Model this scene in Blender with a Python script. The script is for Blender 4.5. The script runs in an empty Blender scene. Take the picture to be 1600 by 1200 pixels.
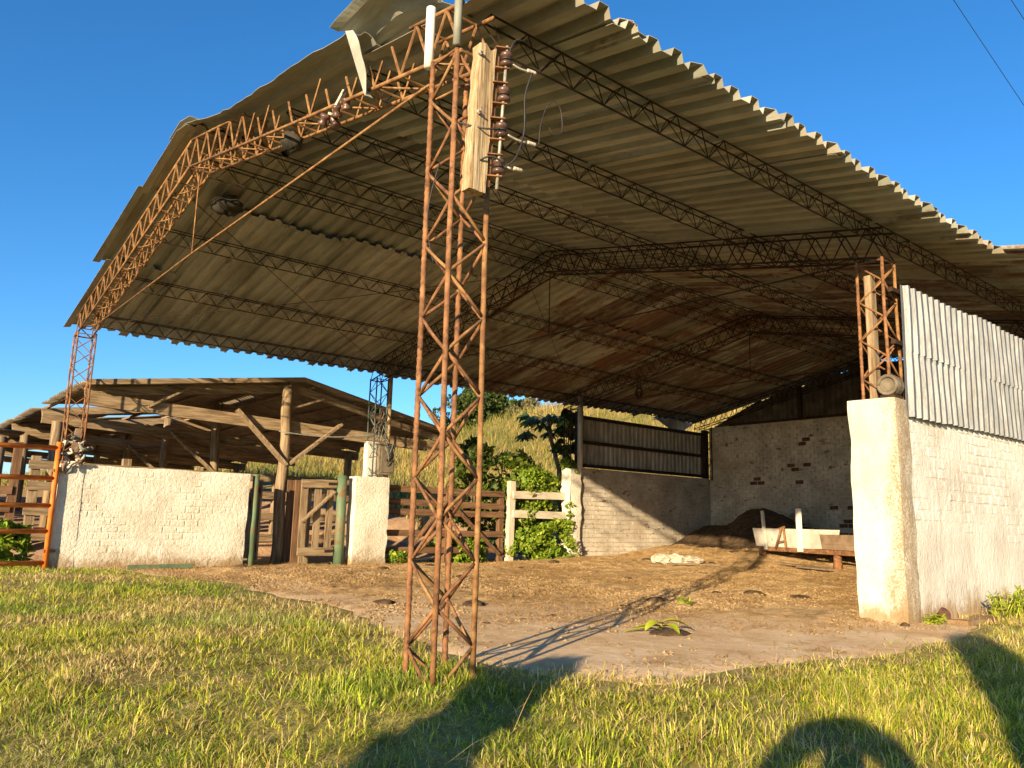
import bpy, math, random
import numpy as np
from mathutils import Vector, Matrix

random.seed(7)
rng = np.random.default_rng(11)
SC = bpy.context.scene
COL = SC.collection
PI = math.pi
def V(*a): return Vector(a)

# ------------------------------------------------------------------ camera
CAM = V(-2.8896, -4.1106, 0.9379)
yaw, pitch, roll = 0.8784, 0.1745, 0.0245
fw = V(math.cos(yaw) * math.cos(pitch), math.sin(yaw) * math.cos(pitch), math.sin(pitch))
rt = V(math.sin(yaw), -math.cos(yaw), 0)
up = rt.cross(fw)
r2 = rt * math.cos(roll) + up * math.sin(roll)
u2 = up * math.cos(roll) - rt * math.sin(roll)
cam = bpy.data.cameras.new('Camera')
cam.sensor_width = 36
cam.lens = 36 * 1232.08 / 1600
cam.clip_end = 3000
cam.clip_start = 0.05
co = bpy.data.objects.new('Camera', cam)
COL.objects.link(co)
co.matrix_world = Matrix(((r2.x, u2.x, -fw.x, CAM.x), (r2.y, u2.y, -fw.y, CAM.y), (r2.z, u2.z, -fw.z, CAM.z), (0, 0, 0, 1)))
SC.camera = co

# ------------------------------------------------------------------ sky, sun, exposure
SUN_AZ = math.radians(26.5)      # direction the light travels, from +x towards +y
SUN_EL = math.radians(13.0)
trav = V(math.cos(SUN_AZ) * math.cos(SUN_EL), math.sin(SUN_AZ) * math.cos(SUN_EL), -math.sin(SUN_EL))
w = bpy.data.worlds.new('World')
SC.world = w
w.use_nodes = True
wn = w.node_tree
bg = wn.nodes['Background']
sky = wn.nodes.new('ShaderNodeTexSky')
sky.sky_type = 'NISHITA'
sky.sun_disc = False
sky.sun_elevation = SUN_EL
sky.sun_rotation = math.atan2(-trav.x, -trav.y)
sky.air_density = 1.0
sky.dust_density = 0.25
sky.ozone_density = 5.0
hs = wn.nodes.new('ShaderNodeHueSaturation')
hs.inputs['Saturation'].default_value = 1.13
wn.links.new(sky.outputs[0], hs.inputs['Color'])
wn.links.new(hs.outputs[0], bg.inputs[0])
bg.inputs[1].default_value = 0.102
sl = bpy.data.lights.new('Sun', 'SUN')
sl.energy = 5.0
sl.angle = math.radians(0.53)
sl.color = (1.0, 0.76, 0.46)
so = bpy.data.objects.new('Sun', sl)
COL.objects.link(so)
so.rotation_euler = trav.to_track_quat('-Z', 'Y').to_euler()
so.location = (-20, -20, 15)
SC.view_settings.view_transform = 'Standard'
SC.view_settings.look = 'None'
SC.view_settings.exposure = 1.25
SC.view_settings.gamma = 1
SC.view_settings.use_curve_mapping = False
SC.render.engine = 'CYCLES'
SC.cycles.use_denoising = True
SC.cycles.use_adaptive_sampling = True
SC.cycles.adaptive_threshold = 0.02
SC.cycles.max_bounces = 8
SC.cycles.diffuse_bounces = 5
SC.cycles.transparent_max_bounces = 8

# ------------------------------------------------------------------ materials
MT = {}
def mat(name, c1, c2=None, c3=None, scale=4.0, stretch=(1, 1, 1), rough=0.8, metal=0.0, bump=0.0, bscale=40.0,
        bstretch=None, detail=6.0, extra=None, pos=(0.38, 0.55, 0.72), coords='world', spec=0.3, bump2=0.0, b2scale=200.0):
    m = bpy.data.materials.new(name)
    m.use_nodes = True
    nt = m.node_tree
    N, L = nt.nodes, nt.links
    b = N['Principled BSDF']
    b.inputs['Roughness'].default_value = rough
    b.inputs['Metallic'].default_value = metal
    b.inputs['Specular IOR Level'].default_value = spec
    if coords == 'world':
        g = N.new('ShaderNodeNewGeometry').outputs['Position']
    else:
        g = N.new('ShaderNodeTexCoord').outputs['Object']
    def noise(sc, st=(1, 1, 1), det=6.0, ro=0.6):
        mp = N.new('ShaderNodeMapping')
        mp.inputs['Scale'].default_value = st
        L.new(g, mp.inputs[0])
        n = N.new('ShaderNodeTexNoise')
        n.inputs['Scale'].default_value = sc
        n.inputs['Detail'].default_value = det
        n.inputs['Roughness'].default_value = ro
        L.new(mp.outputs[0], n.inputs['Vector'])
        return n.outputs['Fac']
    def ramp(fac, stops):
        r = N.new('ShaderNodeValToRGB')
        e = r.color_ramp.elements
        while len(e) < len(stops): e.new(0.5)
        for k, (p, c) in enumerate(stops):
            e[k].position = p
            e[k].color = (*c, 1) if len(c) == 3 else c
        L.new(fac, r.inputs[0])
        return r.outputs[0]
    def mix(fac, a, bb):
        x = N.new('ShaderNodeMix')
        x.data_type = 'RGBA'
        for s, val in ((x.inputs[0], fac), (x.inputs[6], a), (x.inputs[7], bb)):
            if isinstance(val, (int, float)): s.default_value = val
            elif isinstance(val, tuple): s.default_value = (*val, 1)
            else: L.new(val, s)
        return x.outputs[2]
    def math_(op, a, bb=0.0):
        x = N.new('ShaderNodeMath')
        x.operation = op
        for s, val in ((x.inputs[0], a), (x.inputs[1], bb)):
            if isinstance(val, (int, float)): s.default_value = val
            else: L.new(val, s)
        return x.outputs[0]
    def sep():
        s = N.new('ShaderNodeSeparateXYZ')
        L.new(g, s.inputs[0])
        return s.outputs
    if c2 is None:
        col = mix(0.0, c1, c1)
    else:
        st = [(pos[0], c1), (pos[1], c2)]
        if c3 is not None: st.append((pos[2], c3))
        col = ramp(noise(scale, stretch, detail), st)
    api = dict(noise=noise, ramp=ramp, mix=mix, math=math_, sep=sep, nt=nt, b=b)
    if extra: col = extra(col, api)
    L.new(col, b.inputs['Base Color'])
    if bump > 0:
        bn = N.new('ShaderNodeBump')
        bn.inputs['Strength'].default_value = 1.0
        bn.inputs['Distance'].default_value = bump
        L.new(noise(bscale, bstretch or stretch, 5.0, 0.65), bn.inputs['Height'])
        out = bn.outputs[0]
        if bump2 > 0:
            b2 = N.new('ShaderNodeBump')
            b2.inputs['Distance'].default_value = bump2
            L.new(noise(b2scale, bstretch or stretch, 3.0), b2.inputs['Height'])
            L.new(out, b2.inputs['Normal'])
            out = b2.outputs[0]
        L.new(out, b.inputs['Normal'])
    MT[name] = m
    return m

def speckle(dark, sc, lo, hi, st=(1, 1, 1)):
    def f(col, a):
        fac = a['ramp'](a['noise'](sc, st, 8.0, 0.7), [(lo, (0, 0, 0)), (hi, (1, 1, 1))])
        return a['mix'](fac, col, dark)
    return f
def chain(*fs):
    def f(col, a):
        for x in fs: col = x(col, a)
        return col
    return f

mat('rust', (0.13, 0.062, 0.029), (0.235, 0.113, 0.05), (0.33, 0.172, 0.075), scale=9, rough=0.85, bump=0.003, bscale=90, extra=speckle((0.06, 0.028, 0.018), 16, 0.52, 0.66))
mat('rust_yellow', (0.15, 0.072, 0.029), (0.25, 0.135, 0.053), (0.33, 0.20, 0.08), scale=8, rough=0.8, bump=0.002, bscale=90, extra=speckle((0.09, 0.04, 0.02), 14, 0.52, 0.66))
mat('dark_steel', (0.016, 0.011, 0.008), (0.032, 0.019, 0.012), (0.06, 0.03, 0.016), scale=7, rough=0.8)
mat('green_steel', (0.03, 0.05, 0.05), (0.07, 0.10, 0.10), (0.10, 0.06, 0.03), scale=5, rough=0.7)
def roof_rust(col, a):
    # streaks of rust that run down the slope; heavier in the inner bays
    s = a['sep']()
    bay = a['nt'].nodes.new('ShaderNodeMapRange')
    a['nt'].links.new(s[0], bay.inputs[0])
    for i, v_ in ((1, 4.0), (2, 9.5), (3, 0.0), (4, 0.17)): bay.inputs[i].default_value = v_
    n = a['math']('ADD', a['noise'](1.1, (2.2, 0.55, 0.55), 9.0, 0.72), bay.outputs[0])
    fac = a['ramp'](n, [(0.62, (0, 0, 0)), (0.69, (1, 1, 1))])
    rc = a['ramp'](a['noise'](14, (1, 0.3, 0.3), 5), [(0.35, (0.075, 0.025, 0.016)), (0.65, (0.17, 0.06, 0.03))])
    col = a['mix'](a['math']('MULTIPLY', fac, 0.88), col, rc)
    gr = a['ramp'](a['noise'](0.9, (1.6, 0.5, 0.5), 4), [(0.5, (0, 0, 0)), (0.68, (1, 1, 1))])
    col = a['mix'](a['math']('MULTIPLY', gr, 0.45), col, (0.16, 0.20, 0.16))
    wm = a['ramp'](a['noise'](1.5, (1.3, 0.4, 0.4), 8, 0.7), [(0.52, (0, 0, 0)), (0.70, (1, 1, 1))])
    col = a['mix'](a['math']('MULTIPLY', wm, 0.6), col, (0.15, 0.125, 0.085))
    oi = a['nt'].nodes.new('ShaderNodeObjectInfo')
    tone = a['ramp'](oi.outputs['Random'], [(0.0, (0.52, 0.52, 0.47)), (0.35, (0.85, 0.86, 0.80)), (0.7, (0.97, 0.95, 0.92)), (1.0, (0.90, 0.78, 0.62))])
    mu = a['nt'].nodes.new('ShaderNodeMix'); mu.data_type = 'RGBA'; mu.blend_type = 'MULTIPLY'; mu.inputs[0].default_value = 1.0
    a['nt'].links.new(col, mu.inputs[6]); a['nt'].links.new(tone, mu.inputs[7]); col = mu.outputs[2]
    fine = a['ramp'](a['noise'](30, (1, 0.12, 0.12), 6), [(0.42, (0, 0, 0)), (0.62, (1, 1, 1))])
    return a['mix'](a['math']('MULTIPLY', fine, 0.35), col, (0.22, 0.18, 0.115))
mat('roof_sheet', (0.245, 0.255, 0.23), (0.355, 0.37, 0.34), (0.435, 0.45, 0.42), scale=1.3, stretch=(2, 0.5, 0.5), rough=0.62, metal=0.05, bump=0.004, bscale=6, bstretch=(1, 0.4, 0.4), extra=roof_rust, spec=0.35)
mat('zinc', (0.12, 0.135, 0.15), (0.17, 0.185, 0.20), (0.23, 0.245, 0.255), scale=3, stretch=(2.5, 1, 0.6), rough=0.45, metal=0.35, bump=0.003, bscale=7,
    extra=chain(speckle((0.12, 0.12, 0.115), 6, 0.5, 0.66, (3, 3, 0.5)), speckle((0.22, 0.15, 0.09), 22, 0.66, 0.72)))
mat('dark_sheet', (0.05, 0.045, 0.04), (0.09, 0.08, 0.07), (0.14, 0.12, 0.10), scale=3, rough=0.7)
mat('grey_sheet', (0.26, 0.25, 0.23), (0.38, 0.36, 0.33), (0.48, 0.46, 0.42), scale=3, stretch=(2, 2, 0.5), rough=0.6, metal=0.2)
def wall_stain(col, a):
    s = a['sep']()
    mr = a['nt'].nodes.new('ShaderNodeMapRange')
    a['nt'].links.new(s[2], mr.inputs[0])
    for i, v_ in ((1, 0.0), (2, 0.45), (3, 0.22), (4, 0.0)): mr.inputs[i].default_value = v_
    n = a['math']('ADD', a['noise'](2.4, (1, 1, 0.6), 9, 0.75), mr.outputs[0])
    f = a['ramp'](n, [(0.60, (0, 0, 0)), (0.74, (1, 1, 1))])
    col = a['mix'](a['math']('MULTIPLY', f, 0.75), col, (0.30, 0.215, 0.11))
    st = a['ramp'](a['noise'](1.3, (5, 5, 0.22), 7, 0.7), [(0.56, (0, 0, 0)), (0.72, (1, 1, 1))])
    col = a['mix'](a['math']('MULTIPLY', st, 0.42), col, (0.34, 0.27, 0.175))
    ms = a['nt'].nodes.new('ShaderNodeMapRange'); a['nt'].links.new(s[2], ms.inputs[0])
    for i, v_ in ((1, 0.02), (2, 0.30), (3, 0.42), (4, 0.0)): ms.inputs[i].default_value = v_
    sp_ = a['ramp'](a['math']('ADD', a['noise'](7, (1, 1, 0.7), 9, 0.75), ms.outputs[0]), [(0.68, (0, 0, 0)), (0.86, (1, 1, 1))])
    col = a['mix'](a['math']('MULTIPLY', sp_, 0.7), col, (0.29, 0.19, 0.09))
    d = a['ramp'](a['noise'](26, (1, 1, 1), 8, 0.7), [(0.62, (0, 0, 0)), (0.70, (1, 1, 1))])
    return a['mix'](a['math']('MULTIPLY', d, 0.8), col, (0.16, 0.11, 0.06))
mat('limewash', (0.58, 0.55, 0.465), (0.70, 0.67, 0.59), (0.76, 0.735, 0.655), scale=1.8, rough=0.92, bump=0.028, bscale=21, bump2=0.008, b2scale=70, extra=wall_stain)
mat('limewash_smooth', (0.51, 0.49, 0.435), (0.61, 0.59, 0.535), (0.67, 0.65, 0.60), scale=1.5, rough=0.92, bump=0.018, bscale=15, bstretch=(1, 1, 0.6), bump2=0.003, b2scale=60, extra=wall_stain)
def pier_stain(col, a):
    # the damp brown streak that runs down one arris of the pier
    col = wall_stain(col, a)
    s = a['sep']()
    mr = a['nt'].nodes.new('ShaderNodeMapRange')
    a['nt'].links.new(s[1], mr.inputs[0])
    for i, v_ in ((1, 0.10), (2, -0.26), (3, 0.0), (4, 0.30)): mr.inputs[i].default_value = v_
    n = a['math']('ADD', a['noise'](1.6, (1, 1, 0.35), 9, 0.75), mr.outputs[0])
    n2 = a['noise'](48, (1, 1, 1), 6, 0.7)
    n = a['math']('ADD', n, a['math']('MULTIPLY', a['math']('SUBTRACT', n2, 0.5), 0.7))
    f = a['ramp'](n, [(0.63, (0, 0, 0)), (0.82, (1, 1, 1))])
    col = a['mix'](a['math']('MULTIPLY', f, 0.8), col, (0.22, 0.145, 0.065))
    mz = a['nt'].nodes.new('ShaderNodeMapRange'); a['nt'].links.new(s[2], mz.inputs[0])
    for i, v_ in ((1, 0.6), (2, 1.25), (3, 0.0), (4, 0.14)): mz.inputs[i].default_value = v_
    mz2 = a['nt'].nodes.new('ShaderNodeMapRange'); a['nt'].links.new(s[2], mz2.inputs[0])
    for i, v_ in ((1, 1.5), (2, 2.1), (3, 0.0), (4, 0.14)): mz2.inputs[i].default_value = v_
    n3 = a['math']('SUBTRACT', a['math']('ADD', a['math']('ADD', a['noise'](2.2, (1, 1, 0.8), 9, 0.75), mz.outputs[0]), a['math']('MULTIPLY', a['math']('SUBTRACT', n2, 0.5), 0.5)), mz2.outputs[0])
    f3 = a['ramp'](n3, [(0.68, (0, 0, 0)), (0.86, (1, 1, 1))])
    return a['mix'](a['math']('MULTIPLY', f3, 0.6), col, (0.32, 0.20, 0.075))
mat('pier_plaster', (0.48, 0.455, 0.375), (0.58, 0.56, 0.475), (0.64, 0.62, 0.54), scale=1.5, rough=0.92, bump=0.014, bscale=14, bump2=0.004, b2scale=60, extra=pier_stain)
mat('old_white_brick', (0.36, 0.33, 0.28), (0.52, 0.48, 0.41), (0.62, 0.58, 0.50), scale=2.2, rough=0.93, bump=0.008, bscale=22,
    extra=chain(speckle((0.15, 0.08, 0.05), 3.2, 0.60, 0.625, (1, 1, 2.0)), speckle((0.10, 0.06, 0.04), 9, 0.60, 0.625, (1, 1, 1.8)), speckle((0.34, 0.29, 0.22), 1.0, 0.45, 0.7)))
mat('bare_brick', (0.06, 0.03, 0.022), (0.11, 0.055, 0.036), (0.17, 0.085, 0.055), scale=9, rough=0.95, bump=0.006, bscale=40)
mat('mortar', (0.34, 0.31, 0.26), (0.46, 0.43, 0.37), scale=5, rough=0.95, bump=0.006, bscale=30)
def woodx(name, c1, c2, c3, st):
    return mat(name, c1, c2, c3, scale=6, stretch=st, rough=0.88, bump=0.005, bscale=12, bstretch=tuple(q * 1.3 for q in st), extra=speckle(tuple(q * 0.35 for q in c1), 5, 0.60, 0.72, st))
woodx('wood_x', (0.15, 0.105, 0.06), (0.27, 0.20, 0.12), (0.36, 0.28, 0.18), (0.35, 4, 4))
woodx('wood_y', (0.13, 0.09, 0.055), (0.22, 0.16, 0.10), (0.30, 0.23, 0.15), (4, 0.35, 4))
woodx('wood_z', (0.15, 0.105, 0.06), (0.27, 0.20, 0.125), (0.36, 0.285, 0.185), (4, 4, 0.35))
woodx('brown_x', (0.10, 0.055, 0.03), (0.17, 0.095, 0.052), (0.23, 0.14, 0.08), (0.35, 4, 4))
woodx('brown_z', (0.10, 0.055, 0.03), (0.17, 0.095, 0.052), (0.24, 0.14, 0.08), (4, 4, 0.35))
mat('pale_wood_z', (0.30, 0.21, 0.11), (0.44, 0.34, 0.20), (0.54, 0.44, 0.28), scale=7, stretch=(5, 5, 0.35), rough=0.9, bump=0.012, bscale=12, bstretch=(6, 6, 0.3), extra=chain(speckle((0.13, 0.085, 0.045), 11, 0.55, 0.62, (6, 6, 0.25)), speckle((0.22, 0.09, 0.05), 3, 0.6, 0.72)))
woodx('white_wood_x', (0.45, 0.40, 0.32), (0.56, 0.51, 0.42), (0.62, 0.58, 0.49), (0.5, 4, 4))
woodx('white_wood_z', (0.45, 0.40, 0.32), (0.56, 0.51, 0.42), (0.62, 0.58, 0.49), (4, 4, 0.5))
mat('fibre_cement', (0.13, 0.11, 0.085), (0.20, 0.17, 0.13), (0.27, 0.235, 0.18), scale=2.5, rough=0.95, bump=0.003, bscale=40)
mat('orange_paint', (0.52, 0.13, 0.02), (0.64, 0.20, 0.03), (0.68, 0.27, 0.07), scale=5, rough=0.55, bump=0.001, bscale=60, extra=speckle((0.13, 0.05, 0.03), 6, 0.58, 0.66))
mat('green_pipe', (0.07, 0.12, 0.07), (0.12, 0.19, 0.11), (0.17, 0.11, 0.06), scale=3, stretch=(1, 1, 0.5), rough=0.6, extra=speckle((0.16, 0.085, 0.045), 4, 0.52, 0.64))
mat('white_pvc', (0.70, 0.66, 0.58), (0.76, 0.73, 0.66), scale=6, rough=0.5)
mat('grey_pvc', (0.16, 0.17, 0.14), (0.22, 0.23, 0.19), scale=6, rough=0.6)
mat('galvanised_rod', (0.30, 0.27, 0.22), (0.42, 0.39, 0.32), scale=12, rough=0.5, metal=0.4)
mat('porcelain', (0.055, 0.03, 0.022), (0.11, 0.06, 0.045), scale=7, rough=0.33, spec=0.5)
mat('black_wire', (0.02, 0.02, 0.022), (0.035, 0.035, 0.035), scale=9, rough=0.5)
mat('grey_wire', (0.13, 0.15, 0.15), (0.2, 0.21, 0.2), scale=9, rough=0.5)
mat('box_grey', (0.11, 0.09, 0.065), (0.17, 0.145, 0.105), (0.23, 0.20, 0.15), scale=6, rough=0.8, bump=0.002, bscale=40)
mat('enamel', (0.42, 0.40, 0.35), (0.55, 0.53, 0.47), (0.62, 0.60, 0.55), scale=4, rough=0.6, extra=speckle((0.24, 0.13, 0.07), 8, 0.58, 0.68))
mat('trough_brown', (0.15, 0.10, 0.065), (0.22, 0.155, 0.10), (0.28, 0.20, 0.135), scale=4, rough=0.85)
mat('sack', (0.34, 0.30, 0.23), (0.50, 0.46, 0.38), (0.60, 0.57, 0.50), scale=6, rough=0.9, bump=0.03, bscale=8, extra=speckle((0.22, 0.16, 0.09), 5, 0.56, 0.7))
mat('rag_dark', (0.02, 0.018, 0.014), (0.045, 0.04, 0.03), scale=6, rough=0.95)
mat('soil', (0.17, 0.105, 0.055), (0.26, 0.17, 0.09), (0.33, 0.23, 0.13), scale=1.6, rough=0.97, bump=0.02, bscale=14)
def ground_col(col, a):
    s = a['sep']()
    # red earth of the cut bank behind the yard
    m1 = a['nt'].nodes.new('ShaderNodeMapRange'); a['nt'].links.new(s[1], m1.inputs[0])
    for i, v_ in ((1, 13.2), (2, 13.7), (3, 0.0), (4, 1.0)): m1.inputs[i].default_value = v_
    m2 = a['nt'].nodes.new('ShaderNodeMapRange'); a['nt'].links.new(s[2], m2.inputs[0])
    for i, v_ in ((1, 1.5), (2, 2.1), (3, 1.0), (4, 0.0)): m2.inputs[i].default_value = v_
    f = a['math']('MULTIPLY', m1.outputs[0], m2.outputs[0])
    col = a['mix'](f, col, a['ramp'](a['noise'](3, (1, 1, 1), 6), [(0.35, (0.36, 0.22, 0.13)), (0.65, (0.50, 0.34, 0.215))]))
    hi = a['nt'].nodes.new('ShaderNodeMapRange'); a['nt'].links.new(s[2], hi.inputs[0])
    for i, v_ in ((1, 1.6), (2, 2.4), (3, 0.0), (4, 1.0)): hi.inputs[i].default_value = v_
    return a['mix'](hi.outputs[0], col, a['ramp'](a['noise'](0.8, (1, 1, 1), 8), [(0.35, (0.15, 0.14, 0.035)), (0.55, (0.27, 0.21, 0.07)), (0.7, (0.34, 0.25, 0.10))]))
mat('ground', (0.20, 0.18, 0.05), (0.31, 0.255, 0.085), (0.42, 0.32, 0.15), scale=2.5, rough=0.97, bump=0.03, bscale=9, extra=ground_col)
mat('concrete', (0.64, 0.45, 0.25), (0.74, 0.55, 0.33), (0.80, 0.63, 0.41), scale=0.9, rough=0.93, bump=0.012, bscale=11, bump2=0.004, b2scale=70, detail=9,
    extra=chain(speckle((0.50, 0.31, 0.13), 1.7, 0.46, 0.66), speckle((0.26, 0.16, 0.07), 11, 0.62, 0.70), speckle((0.30, 0.18, 0.08), 35, 0.66, 0.72)))
mat('litter', (0.42, 0.27, 0.12), (0.60, 0.41, 0.20), (0.70, 0.51, 0.275), scale=3.5, rough=0.98, bump=0.06, bscale=14, bump2=0.022, b2scale=70, detail=10,
    extra=chain(speckle((0.24, 0.145, 0.065), 5, 0.56, 0.70), speckle((0.11, 0.07, 0.035), 1.2, 0.60, 0.72)))
mat('dung', (0.055, 0.035, 0.02), (0.10, 0.065, 0.035), (0.17, 0.11, 0.06), scale=9, rough=0.97, bump=0.03, bscale=22)
mat('bark', (0.10, 0.075, 0.05), (0.17, 0.135, 0.09), (0.22, 0.18, 0.13), scale=5, stretch=(3, 3, 0.6), rough=0.95, bump=0.01, bscale=14)
mat('cloth_dark', (0.05, 0.06, 0.09), (0.08, 0.09, 0.13), scale=8, rough=0.9)

def leaf_mat(name, trans=0.35, rough=0.6):
    m = bpy.data.materials.new(name)
    m.use_nodes = True
    nt = m.node_tree
    N, L = nt.nodes, nt.links
    b = N['Principled BSDF']
    at = N.new('ShaderNodeAttribute')
    at.attribute_name = 'Col'
    L.new(at.outputs['Color'], b.inputs['Base Color'])
    b.inputs['Roughness'].default_value = rough
    b.inputs['Specular IOR Level'].default_value = 0.25
    tr = N.new('ShaderNodeBsdfTranslucent')
    L.new(at.outputs['Color'], tr.inputs['Color'])
    mx = N.new('ShaderNodeMixShader')
    mx.inputs[0].default_value = trans
    L.new(b.outputs[0], mx.inputs[1])
    L.new(tr.outputs[0], mx.inputs[2])
    L.new(mx.outputs[0], N['Material Output'].inputs['Surface'])
    MT[name] = m
leaf_mat('blades', 0.4)
leaf_mat('leaves', 0.35, 0.5)

# ------------------------------------------------------------------ mesh helpers
WL = {}
def tag(o, label=None, cat=None, group=None, kind=None):
    if label: o['label'] = label
    if cat: o['category'] = cat
    if group: o['group'] = group
    if kind: o['kind'] = kind
    return o
def thing(name, label, cat, loc=(0, 0, 0), group=None):
    o = bpy.data.objects.new(name, None)
    COL.objects.link(o)
    o.empty_display_size = 0.1
    o.location = loc
    WL[o] = Vector(loc)
    return tag(o, label, cat, group)
def link(name, me, mtl, parent=None, origin=None):
    o = bpy.data.objects.new(name, me)
    COL.objects.link(o)
    if mtl is not None and not me.materials:
        for q in (mtl if isinstance(mtl, (list, tuple)) else [mtl]): me.materials.append(MT[q])
    if parent is not None:
        o.parent = parent
    return o
class MB:
    def __init__(s): s.v = []; s.f = []; s.mi = []; s.cm = 0
    def face(s, idx): s.f.append(idx); s.mi.append(s.cm)
    def quadbox(s, c8):
        k = len(s.v)
        s.v += [tuple(q) for q in c8]
        for q in ((0, 3, 2, 1), (4, 5, 6, 7), (0, 1, 5, 4), (1, 2, 6, 5), (2, 3, 7, 6), (3, 0, 4, 7)): s.face(tuple(k + t for t in q))
    def box(s, lo, hi):
        x0, y0, z0 = lo; x1, y1, z1 = hi
        s.quadbox([(x0, y0, z0), (x1, y0, z0), (x1, y1, z0), (x0, y1, z0), (x0, y0, z1), (x1, y0, z1), (x1, y1, z1), (x0, y1, z1)])
        return s
    def bar(s, p0, p1, wd, ht, upv=(0, 0, 1), tw=1.0):
        p0, p1 = Vector(p0), Vector(p1)
        d = (p1 - p0).normalized()
        u = Vector(upv)
        if abs(d.dot(u)) > 0.98: u = Vector((1, 0, 0))
        a = d.cross(u).normalized() * wd / 2
        b = a.cross(d).normalized() * ht / 2
        s.quadbox([p0 - a - b, p0 + a - b, p0 + a + b, p0 - a + b, p1 - a * tw - b * tw, p1 + a * tw - b * tw, p1 + a * tw + b * tw, p1 - a * tw + b * tw])
        return s
    def tube(s, pts, r, n=6, caps=True):
        pts = [Vector(q) for q in pts]
        rs = r if isinstance(r, (list, tuple)) else [r] * len(pts)
        k0 = len(s.v)
        pa = None
        for i, q in enumerate(pts):
            d = (pts[min(i + 1, len(pts) - 1)] - pts[max(i - 1, 0)])
            d = d.normalized() if d.length > 1e-9 else Vector((0, 0, 1))
            if pa is None:
                a = d.cross(Vector((0, 0, 1)) if abs(d.z) < 0.95 else Vector((1, 0, 0))).normalized()
            else:
                a = (pa - d * pa.dot(d)).normalized()
            pa = a
            b = d.cross(a)
            for j in range(n):
                t = 2 * PI * j / n
                s.v.append(tuple(q + (a * math.cos(t) + b * math.sin(t)) * rs[i]))
        for i in range(len(pts) - 1):
            for j in range(n):
                j2 = (j + 1) % n
                s.face((k0 + i * n + j, k0 + i * n + j2, k0 + (i + 1) * n + j2, k0 + (i + 1) * n + j))
        if caps:
            s.face(tuple(k0 + j for j in reversed(range(n))))
            e = k0 + (len(pts) - 1) * n
            s.face(tuple(e + j for j in range(n)))
        return s
    def lathe(s, c, prof, n=14, axis=(0, 0, 1)):
        c = Vector(c); ax = Vector(axis).normalized()
        a = ax.cross(Vector((1, 0, 0)) if abs(ax.x) < 0.9 else Vector((0, 1, 0))).normalized()
        b = ax.cross(a)
        k0 = len(s.v)
        for (r, h) in prof:
            for j in range(n):
                t = 2 * PI * j / n
                s.v.append(tuple(c + ax * h + (a * math.cos(t) + b * math.sin(t)) * r))
        for i in range(len(prof) - 1):
            for j in range(n):
                j2 = (j + 1) % n
                s.face((k0 + i * n + j, k0 + i * n + j2, k0 + (i + 1) * n + j2, k0 + (i + 1) * n + j))
        s.face(tuple(k0 + j for j in reversed(range(n))))
        s.face(tuple(k0 + (len(prof) - 1) * n + j for j in range(n)))
        return s
    def grid(s, fn, nu, nv):
        k = len(s.v)
        for i in range(nu + 1):
            for j in range(nv + 1): s.v.append(tuple(fn(i / nu, j / nv)))
        for i in range(nu):
            for j in range(nv):
                a = k + i * (nv + 1) + j
                s.face((a, a + nv + 1, a + nv + 2, a + 1))
        return s
    def mesh(s, name, origin=(0, 0, 0), smooth=False):
        o = Vector(origin)
        me = bpy.data.meshes.new(name)
        me.from_pydata([(q[0] - o.x, q[1] - o.y, q[2] - o.z) for q in s.v], [], s.f)
        if any(s.mi): me.polygons.foreach_set('material_index', s.mi)
        if smooth: me.polygons.foreach_set('use_smooth', [True] * len(s.f))
        me.update()
        return me
    def build(s, name, mtl, parent=None, smooth=False, at=None):
        """world-space shape; the object's origin sits on its parent's origin, or at `at` when it has none"""
        if parent is not None:
            org = WL[parent]
        else:
            org = Vector(at) if at is not None else Vector((0, 0, 0))
        o = link(name, s.mesh(name, org, smooth), mtl, parent)
        if parent is None: o.location = org
        WL[o] = org.copy()
        return o

def fast_mesh(name, verts, faces, mtl, colors=None, smooth=False):
    """faces: list of integer arrays (n, k)"""
    me = bpy.data.meshes.new(name)
    me.vertices.add(len(verts))
    me.vertices.foreach_set('co', np.ascontiguousarray(verts, dtype=np.float32).ravel())
    loops = np.concatenate([f.ravel() for f in faces]).astype(np.int32)
    tot = np.concatenate([np.full(len(f), f.shape[1], np.int32) for f in faces])
    st = np.concatenate([[0], np.cumsum(tot)[:-1]]).astype(np.int32)
    me.loops.add(len(loops))
    me.loops.foreach_set('vertex_index', loops)
    me.polygons.add(len(tot))
    me.polygons.foreach_set('loop_start', st)
    me.polygons.foreach_set('loop_total', tot)
    if smooth: me.polygons.foreach_set('use_smooth', np.ones(len(tot), bool))
    me.update(calc_edges=True)
    if colors is not None:
        at = me.color_attributes.new('Col', 'FLOAT_COLOR', 'POINT')
        c = np.ones((len(verts), 4), np.float32)
        c[:, :3] = colors
        at.data.foreach_set('color', c.ravel())
    me.materials.append(MT[mtl])
    return me

def vnoise(x, y, sc, seed=0):
    x = np.asarray(x, float) * sc + seed * 17.3
    y = np.asarray(y, float) * sc + seed * 9.1
    xi, yi = np.floor(x), np.floor(y)
    fx, fy = x - xi, y - yi
    fx = fx * fx * (3 - 2 * fx); fy = fy * fy * (3 - 2 * fy)
    def h(a, b):
        t = np.sin(a * 127.1 + b * 311.7 + seed * 74.7) * 43758.5453
        return t - np.floor(t)
    return (h(xi, yi) * (1 - fx) + h(xi + 1, yi) * fx) * (1 - fy) + (h(xi, yi + 1) * (1 - fx) + h(xi + 1, yi + 1) * fx) * fy
def fbm(x, y, sc, seed=0, o=4):
    a, t, s = 0.0, 0.0, 1.0
    for k in range(o):
        a = a + s * vnoise(x, y, sc * 2 ** k, seed + k); t += s; s *= 0.5
    return a / t
def sstep(a, b, x):
    t = np.clip((np.asarray(x, float) - a) / (b - a), 0, 1)
    return t * t * (3 - 2 * t)

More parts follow.
